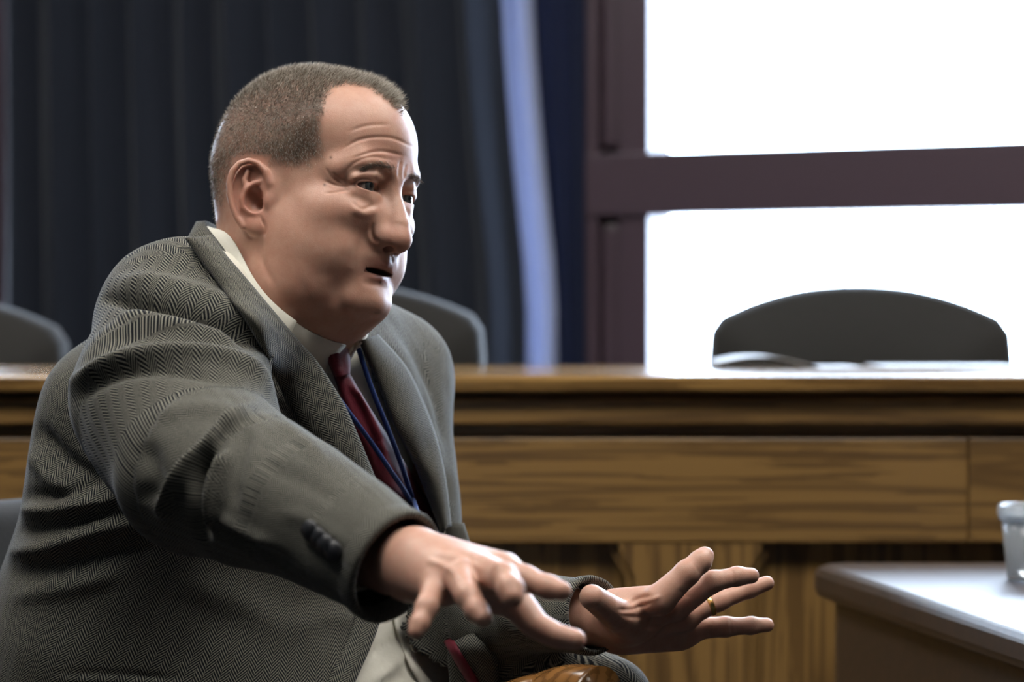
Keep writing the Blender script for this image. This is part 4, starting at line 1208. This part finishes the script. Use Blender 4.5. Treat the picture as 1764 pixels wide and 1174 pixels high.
def lifted(P, nn, h):
    """off the cloth below by h, straight toward the viewer's side"""
    v = CAM - P; v /= np.linalg.norm(v); return P + v * h / max(.4, float(nn @ v))
def ribbon(name, A, B, n, m, tree, prof, mat, parent, thick=.003, dflt=2.15, uvs=(1, 1), u0=0.0, smooth_d=5, shear=0.0, bridge=False):
    """strip of cloth between two lines, laid on a surface; prof(t, w) lifts it"""
    A = spline(A, n); B = spline(B, n); G = np.zeros((n, m, 3)); NN = np.zeros((n, m, 3)); ok = np.zeros((n, m), bool)
    dd = np.zeros((n, m))
    for i in range(n):
        for j in range(m):
            w = j / (m - 1); q = A[i] * (1 - w) + B[i] * w
            h, nn = hit(tree, q[0], q[1])
            if h is not None: ok[i, j] = True; dd[i, j] = (h - CAM) @ FWD; NN[i, j] = nn
    # fill misses from neighbours
    for it in range(n + m):
        if ok.all(): break
        for i in range(n):
            for j in range(m):
                if not ok[i, j]:
                    nb = [(a, b) for a, b in ((i - 1, j), (i + 1, j), (i, j - 1), (i, j + 1)) if 0 <= a < n and 0 <= b < m and ok[a, b]]
                    if nb: ok[i, j] = True; dd[i, j] = np.mean([dd[q] for q in nb]); NN[i, j] = np.mean([NN[q] for q in nb], axis=0)
    def soften(q, k):
        for _ in range(k):
            e = np.pad(q, 1, mode='edge'); q = .5 * q + .125 * (e[:-2, 1:-1] + e[2:, 1:-1] + e[1:-1, :-2] + e[1:-1, 2:])
        return q
    if bridge: dd = np.minimum(dd, soften(dd, 80)); dd = np.minimum(dd, soften(dd, 40))
    dd = soften(dd, smooth_d)
    if bridge: NN = np.stack([soften(NN[..., c], 30) for c in range(3)], -1)
    V = []; uv = []
    la = np.concatenate([[0], np.cumsum(np.linalg.norm(np.diff((A + B) / 2, axis=0), axis=1))]) * .00053
    for i in range(n):
        for j in range(m):
            w = j / (m - 1); q = A[i] * (1 - w) + B[i] * w
            nn = NN[i, j] / max(np.linalg.norm(NN[i, j]), 1e-6)
            V.append(lifted(at(q[0], q[1], dd[i, j]), nn, prof(i / (n - 1), w)))
            uv.append((u0 + w * uvs[0], la[i] * uvs[1] + shear * w))
    F = np.array([(i * m + j, i * m + j + 1, (i + 1) * m + j + 1, (i + 1) * m + j) for i in range(n - 1) for j in range(m - 1)])
    V = np.array(V)
    nf = np.cross(V[F[:, 2]] - V[F[:, 0]], V[F[:, 3]] - V[F[:, 1]]).mean(0)
    if nf @ FWD > 0: F = F[:, ::-1]
    me = mesh_vf(name, V, F); uv = np.array(uv)
    set_uv(me, uv[F][:, :, 0], uv[F][:, :, 1])
    o = link(name, me, mat, parent)
    s = o.modifiers.new('thickness', 'SOLIDIFY'); s.thickness = thick; s.offset = -1
    return o
roll = lambda lift, base: (lambda t, w: base + lift * math.sin(math.pi * min(1, w * 1.15 + .05)) ** .8)
ribbon('lapel', [(366, 404), (388, 436), (430, 485), (480, 545), (520, 592), (546, 621), (570, 657), (595, 699), (626, 770), (652, 836), (672, 900)],
       [(318, 410), (348, 452), (386, 503), (424, 556), (452, 606), (476, 655), (500, 705), (526, 757), (564, 812), (610, 860), (650, 905)], 76, 14, COAT, lambda t, w: .004 + (.004 + .010 * min(1, t * 3)) * math.sin(math.pi * min(1, w * .9 + .1)) ** .7, M['tweed'], jacket, uvs=(.055, 1), thick=.004, smooth_d=12, bridge=True)
ribbon('lapel', [(618, 588), (648, 655), (679, 734), (714, 801), (736, 858), (758, 915)],
       [(652, 575), (700, 630), (730, 690), (752, 750), (768, 820), (778, 905)], 60, 14, COAT, lambda t, w: .006 + .012 * math.sin(math.pi * min(1, w * .9 + .1)) ** .7, M['tweed'], jacket, uvs=(.06, 1), thick=.004, smooth_d=8, bridge=True)
# front edges below the lapels
ribbon('front_edge', [(672, 890), (668, 1000), (650, 1085), (612, 1174), (585, 1240), (562, 1320), (545, 1430)], [(625, 890), (622, 1000), (606, 1080), (570, 1160), (545, 1220), (520, 1300), (502, 1410)], 56, 6, COAT, lambda t, w: .004 + .002 * math.sin(math.pi * w), M['tweed'], jacket, uvs=(.025, 1))
ribbon('front_edge', [(752, 900), (764, 1000), (768, 1080), (774, 1174), (780, 1240), (790, 1320), (800, 1430)], [(800, 900), (830, 1000), (850, 1080), (860, 1174), (866, 1240), (870, 1320), (872, 1430)], 56, 8, COAT, lambda t, w: .010 + .004 * math.sin(math.pi * w), M['tweed'], jacket, uvs=(.05, 1))
# ---- collars
CB, CF_ = at(372, 402, 2.265), at(578, 597, 2.19)
CC = (CB + CF_) / 2; ef = (CF_ - CB) / np.linalg.norm(CF_ - CB); ea = np.cross(ef, BL); ea /= np.linalg.norm(ea)
if ea[2] < 0: ea = -ea
def neck_r(phi, h):
    d = math.cos(phi) * ef + math.sin(phi) * BL
    q = HEAD_BVH.ray_cast(Vector(CC + ea * h), Vector(d))
    return (q[3] if q[0] is not None else .075), d
def neck_band(name, ph0, ph1, n, rows, mat, parent, thick=.002, uvs=1.0, capr=.105):
    """rows: functions phi -> (height, gap)"""
    V = []; uv = []; m = len(rows)
    P = np.linspace(ph0, ph1, n)
    for i, p in enumerate(P):
        for j, rw_ in enumerate(rows):
            h, g = rw_(p); tl = .031 * max(0.0, -math.sin(p)) - .010 * max(0.0, -math.sin(2 * p)) * (1 if math.sin(p) < 0 and math.cos(p) > 0 else 0); rr, d = neck_r(p, max(h, -.012) + tl); h += tl
            V.append(CC + ea * h + d * (min(rr, capr) + g)); uv.append((j / (m - 1) * .05, (p - ph0) * .08 * uvs))
    V = np.array(V).reshape(n, m, 3)
    for _ in range(4): V[1:-1] = .5 * V[1:-1] + .25 * (V[:-2] + V[2:])
    V = V.reshape(-1, 3)
    F = np.array([(i * m + j, i * m + j + 1, (i + 1) * m + j + 1, (i + 1) * m + j) for i in range(n - 1) for j in range(m - 1)])
    me = mesh_vf(name, V, F); uv = np.array(uv); set_uv(me, uv[F][:, :, 0], uv[F][:, :, 1])
    o = link(name, me, mat, parent)
    s = o.modifiers.new('thickness', 'SOLIDIFY'); s.thickness = thick; s.offset = 0
    return o
# ---- shirt
SS = Sdf(TLO, THI, 0.006); torso(SS, .009)
SV, SF_ = SS.mesh(1)
sc = (SV[SF_].mean(1) - NB) @ np.stack([BF, BL, BU]).T
SF_ = SF_[(sc[:, 0] > .0) & (np.abs(sc[:, 1]) < .25) & (sc[:, 2] > -.62)]
SN = normals(SV, SF_)
SV = strokes(SV, SN, [([(640, 1174), (672, 1150), (705, 1120)], 7, .004), ([(630, 1130), (665, 1110), (690, 1098)], 6, -.003), ([(600, 660), (640, 740), (660, 800)], 8, .003), ([(650, 1190), (690, 1165)], 6, -.003)], 1.9, 2.6)
shirt = tag(link('shirt', mesh_vf('shirt', SV, SF_), M['shirt'], PERSON), 'white cotton dress shirt')
S_BVH = bvh(SV, SF_)
rad = math.radians
tip = lambda p: np.clip((abs(p) - rad(60)) / rad(85), 0, 1)            # 0 back .. 1 front for |phi| measured from the back
bkd = lambda p: -.027 * max(0.0, -math.cos(p) - .25)                   # the shirt collar sits lower at the nape
neck_band('collar_stand', rad(8), rad(352), 90, [lambda p: (.014 + bkd(p), .003), lambda p: (-.004 + bkd(p), .004), lambda p: (-.024 + bkd(p), .005)], M['shirt'], shirt)
for sgn in (1, -1):
    def low(p, s=sgn):
        a = abs(p) ; k = np.clip(1 - a / rad(95), 0, 1)
        return (-.026 - .022 * k ** 1.5, .016 + .010 * k)
    neck_band('collar_leaf', sgn * rad(40), sgn * rad(180), 60, [lambda p: (.015 + bkd(p), .0035), lambda p: (.0165 + bkd(p), .006), lambda p: (.004, .009), lambda p: tuple(np.add((.004, .009), low(p)) * .5), low], M['shirt'], shirt)
# jacket collar round the back of the neck
neck_band('collar', rad(75), rad(272), 90, [lambda p: (-.002, .008), lambda p: (.006, .013), lambda p: (.003, .019), lambda p: (-.012, .025), lambda p: (-.028, .034)], M['tweed'], jacket, thick=.004, capr=.092)
# placket and buttons of the shirt
ribbon('placket', [(678, 1060), (688, 1100), (704, 1140), (722, 1178), (740, 1220)], [(700, 1055), (712, 1098), (722, 1138), (745, 1176), (765, 1216)], 30, 5, S_BVH, lambda t, w: .004 + .0025 * math.sin(14 * t) * (1 - w), M['shirt'], shirt, thick=.0015)
def disc_at(tree, px, py, r, t, mat, name, parent, lift=.001, dflt=None):
    h, nn = hit(tree, px, py, dflt)
    bm = bmesh.new()
    bmesh.ops.create_cone(bm, cap_ends=True, segments=20, radius1=r, radius2=r * .86, depth=t)
    bmesh.ops.bevel(bm, geom=[e for e in bm.edges], offset=t * .2, segments=2, affect='EDGES')
    Q = Vector(nn).to_track_quat('Z', 'Y').to_matrix().to_4x4()
    bm.transform(Matrix.Translation(Vector(h + nn * (lift + t / 2))) @ Q)
    return link(name, bm_mesh(name, bm), mat, parent)
disc_at(S_BVH, 563, 637, .0055, .002, M['shirt_button'], 'button', shirt, lift=.004)
disc_at(S_BVH, 706, 1118, .0055, .002, M['shirt_button'], 'button', shirt, lift=.005)
# ---- tie
TC = [(577, 612), (590, 648), (613, 700), (648, 770), (688, 840), (716, 890), (734, 950), (744, 1010)]
HWD = [(-19, -4, 17, 2), (-13, 5, 14, -4), (-18, 8, 20, -6), (-24, 12, 26, -11), (-28, 15, 28, -14), (-28, 14, 28, -14), (-24, 10, 26, -8), (-16, 4, 18, -3)]
tieA = [(c[0] + w[0], c[1] + w[1]) for c, w in zip(TC, HWD)]; tieB = [(c[0] + w[2], c[1] + w[3]) for c, w in zip(TC, HWD)]
tie = ribbon('tie', tieA, tieB, 80, 9, S_BVH, lambda t, w: .006 + .005 * math.sin(math.pi * w) ** .7, M['tie'], PERSON, thick=.004, smooth_d=12)
tag(tie, 'dark burgundy necktie')
ribbon('tie_tail', [(722, 1000), (744, 1062), (772, 1120), (808, 1182), (835, 1250)], [(752, 995), (762, 1060), (790, 1116), (826, 1174), (856, 1240)], 30, 5, COAT, lambda t, w: .016 + .003 * math.sin(math.pi * w), M['tie'], tie, thick=.003, smooth_d=8)
ribbon('knot', [(553, 594), (560, 612), (568, 632), (576, 650)], [(597, 590), (602, 608), (604, 628), (603, 644)], 20, 9, S_BVH, lambda t, w: .010 + .009 * math.sin(math.pi * w) ** .6, M['tie'], tie, thick=.005, smooth_d=12)
# ---- lanyard
lany = empty('lanyard', PERSON.location, 'blue cord lanyard'); lany.parent = PERSON; lany.matrix_parent_inverse = Matrix.Translation(-Vector(PERSON.location))
def cord(path, lift):
    P = []
    for q in spline(path, 70):
        h, nn = hit(S_BVH, q[0], q[1], 2.2); P.append(lifted(h, nn, lift))
    P = np.array(P)
    for _ in range(6): P[1:-1] = .5 * P[1:-1] + .25 * (P[:-2] + P[2:])
    V, F = tube_vf(P, .0024, 8)
    return link('cord', mesh_vf('cord', V, F), M['cord'], lany)
cord([(560, 655), (598, 706), (640, 762), (676, 815), (700, 850), (716, 886), (735, 960), (750, 1040)], .0155)
cord([(618, 600), (640, 668), (664, 728), (688, 790), (706, 845), (720, 886), (738, 960), (752, 1040)], .0145)
# ---- cuff buttons
J_BVH = bvh(JV, JF2)
for (px, py) in ((538, 913), (551, 925), (564, 937), (577, 948)):
    disc_at(J_BVH, px, py, .0085, .004, M['button'], 'sleeve_button', jacket)
# sleeve linings seen inside the cuffs come with the shell; shirt cuffs
def cuff(A, B, r0, r1, name):
    A = np.array(A); B = np.array(B); V, F = tube_vf([A, A * .5 + B * .5, B], [r0, (r0 + r1) / 2, r1], 32, cap=False)
    o = link(name, mesh_vf(name, V, F), M['shirt'], shirt); s = o.modifiers.new('thickness', 'SOLIDIFY'); s.thickness = .002
    return o
cuff(at(900, 1054, 2.18), at(982, 1061, 2.153), .030, .0285, 'shirt_cuff')
cuff(at(570, 912, 1.81), at(632, 946, 1.782), .035, .033, 'shirt_cuff')
def sleeve_hem(cen_, ax_, name='sleeve_hem', L=.014):
    """turned hem that closes the sleeve's edge"""
    ax_ = ax_ / np.linalg.norm(ax_); a_ = np.cross(ax_, [0, 0, 1.0]); a_ /= np.linalg.norm(a_); b_ = np.cross(ax_, a_); n = 64; R = []
    for i in range(n):
        d_ = math.cos(2 * math.pi * i / n) * a_ + math.sin(2 * math.pi * i / n) * b_
        q = J_BVH.ray_cast(Vector(cen_ - ax_ * .008), Vector(d_)); R.append(q[3] if q[0] is not None else np.nan)
    R = np.array(R); R = np.where(np.isnan(R) | (R > np.nanmedian(R) * 1.35), np.nanmedian(R), R)
    for _ in range(3): R = .5 * R + .25 * (np.roll(R, 1) + np.roll(R, -1))
    V = []; uv = []
    prof_ = [(-L, .0006), (-L * .5, .0016), (0, .0018), (.0035, .0008), (.0035, -.003), (-L, -.0045)]
    for i in range(n):
        d_ = math.cos(2 * math.pi * i / n) * a_ + math.sin(2 * math.pi * i / n) * b_
        for (t_, g_) in prof_: V.append(cen_ + ax_ * t_ + d_ * (R[i] + g_)); uv.append((2 * math.pi * i / n * .042, t_))
    m = len(prof_); F = np.array([(i * m + j, i * m + j + 1, ((i + 1) % n) * m + j + 1, ((i + 1) % n) * m + j) for i in range(n) for j in range(m - 1)])
    V = np.array(V); fn = np.cross(V[F[:, 2]] - V[F[:, 0]], V[F[:, 3]] - V[F[:, 1]]); 
    if (fn[0] @ (V[F[0, 0]] - cen_)) < 0: F = F[:, ::-1]
    me = mesh_vf(name, V, F); uv = np.array(uv); set_uv(me, uv[F][:, :, 0], uv[F][:, :, 1])
    return link(name, me, M['tweed'], jacket)
sleeve_hem(at(676, 976, 1.752), cuff_dir(NEAR_ARM, 5)); sleeve_hem(at(1022, 1059, 2.138), cdF)
# ---- trousers and shoes
TR = Sdf((-0.60, 1.25, 0.05), (0.80, 2.80, 0.62), 0.011)
for s_ in (-1, 1):
    hip, knee, ank = legs[s_]
    TR.cone(hip, knee, .102, .078, k=.03); TR.cone(knee, ank + np.array([0, 0, .02]), .074, .058, k=.02)
TR.ell(hipc + np.array([0, 0, -.02]), (.17, .20, .11), k=.04, R=[tuple(BF0), tuple(BL), (0, 0, 1)])
v_, f_2 = TR.mesh(2); tag(link('trousers', mesh_vf('trousers', v_, f_2), M['trousers'], PERSON), 'black trousers')
for s_ in (-1, 1):
    ank = legs[s_][2]; SH = Sdf(ank - .32, ank + .32, .008)
    SH.cone(ank * [1, 1, 0] + [0, 0, .045] - BF0 * .03, ank * [1, 1, 0] + [0, 0, .04] + BF0 * .17, .040, .036, k=.02)
    SH.cone(ank * [1, 1, 0] + [0, 0, .05] - BF0 * .03, ank * [1, 1, 0] + [0, 0, .12] - BF0 * .02, .042, .045, k=.03)
    SH.d = np.maximum(SH.d, (.004 - SH.ax[2])[None, None, :]); v_, f_2 = SH.mesh(1)
    link('shoe', mesh_vf('shoe', v_, f_2), M['shoe'], PERSON)
# ================================================================= the man's own chair
def man_chair():
    t = empty('armchair', tuple(hipc * [1, 1, 0]), 'dark upholstered armchair with varnished wooden arms under the man', 'chair')
    mt = Matrix(((BF0[0], BL[0], 0, hipc[0]), (BF0[1], BL[1], 0, hipc[1]), (0, 0, 1, 0), (0, 0, 0, 1)))
    def bb(name, lo, hi, mat, bev=.02, seg=4):
        bm = bmesh.new(); box_bm(bm, lo, hi, bev, seg); bm.transform(mt); return link(name, bm_mesh(name, bm), mat, t)
    sz = hipc[2] - .115
    bb('seat', (-.26, -.27, sz - .09), (.30, .27, sz), M['chair_fabric'], .03)
    # padded back, leaning
    bm = bmesh.new(); box_bm(bm, (-.345, -.25, sz + .05), (-.285, .25, .842), .025, 4)
    for v in bm.verts: v.co.x -= (v.co.z - sz) * .06
    bm.transform(mt); link('backrest', bm_mesh('backrest', bm), M['chair_fabric'], t)
    q = lambda f, l, z: np.array(mt @ Vector((f, l, z)))
    for s in (-1, 1):
        l_ = .31 * s
        V_, F_ = tube_vf(spline([q(-.33, l_, sz + .20), q(-.15, l_, sz + .225), q(.08, l_, sz + .22), *ARM_MID[s], ARM_END[s]], 40), [.024] * 30 + [.024 + .006 * math.sin(math.pi * (k / 9) * .6) for k in range(10)], 18)
        link('armrest', mesh_vf('armrest', V_, F_), M['arm_wood'], t)
        V_, F_ = tube_vf([q(.10, l_, sz + .20), q(.12, l_, sz), q(.16, l_, 0.0)], [.018, .02, .017], 12); link('front_leg', mesh_vf('front_leg', V_, F_), M['arm_wood'], t)
        V_, F_ = tube_vf([q(-.33, l_, sz + .21), q(-.34, l_, sz), q(-.40, l_, 0.0)], [.018, .02, .017], 12); link('back_leg', mesh_vf('back_leg', V_, F_), M['arm_wood'], t)
    bb('rail', (-.30, -.31, sz - .13), (.14, -.28, sz - .05), M['arm_wood'], .006); bb('rail', (-.30, .28, sz - .13), (.14, .31, sz - .05), M['arm_wood'], .006)
    return t
ARM_END = {1: at(1036, 1206, 2.08), -1: at(700, 1420, 1.93)}
ARM_MID = {1: [at(850, 1235, 2.17), at(950, 1202, 2.12)], -1: [at(600, 1425, 1.97)]}
man_chair()
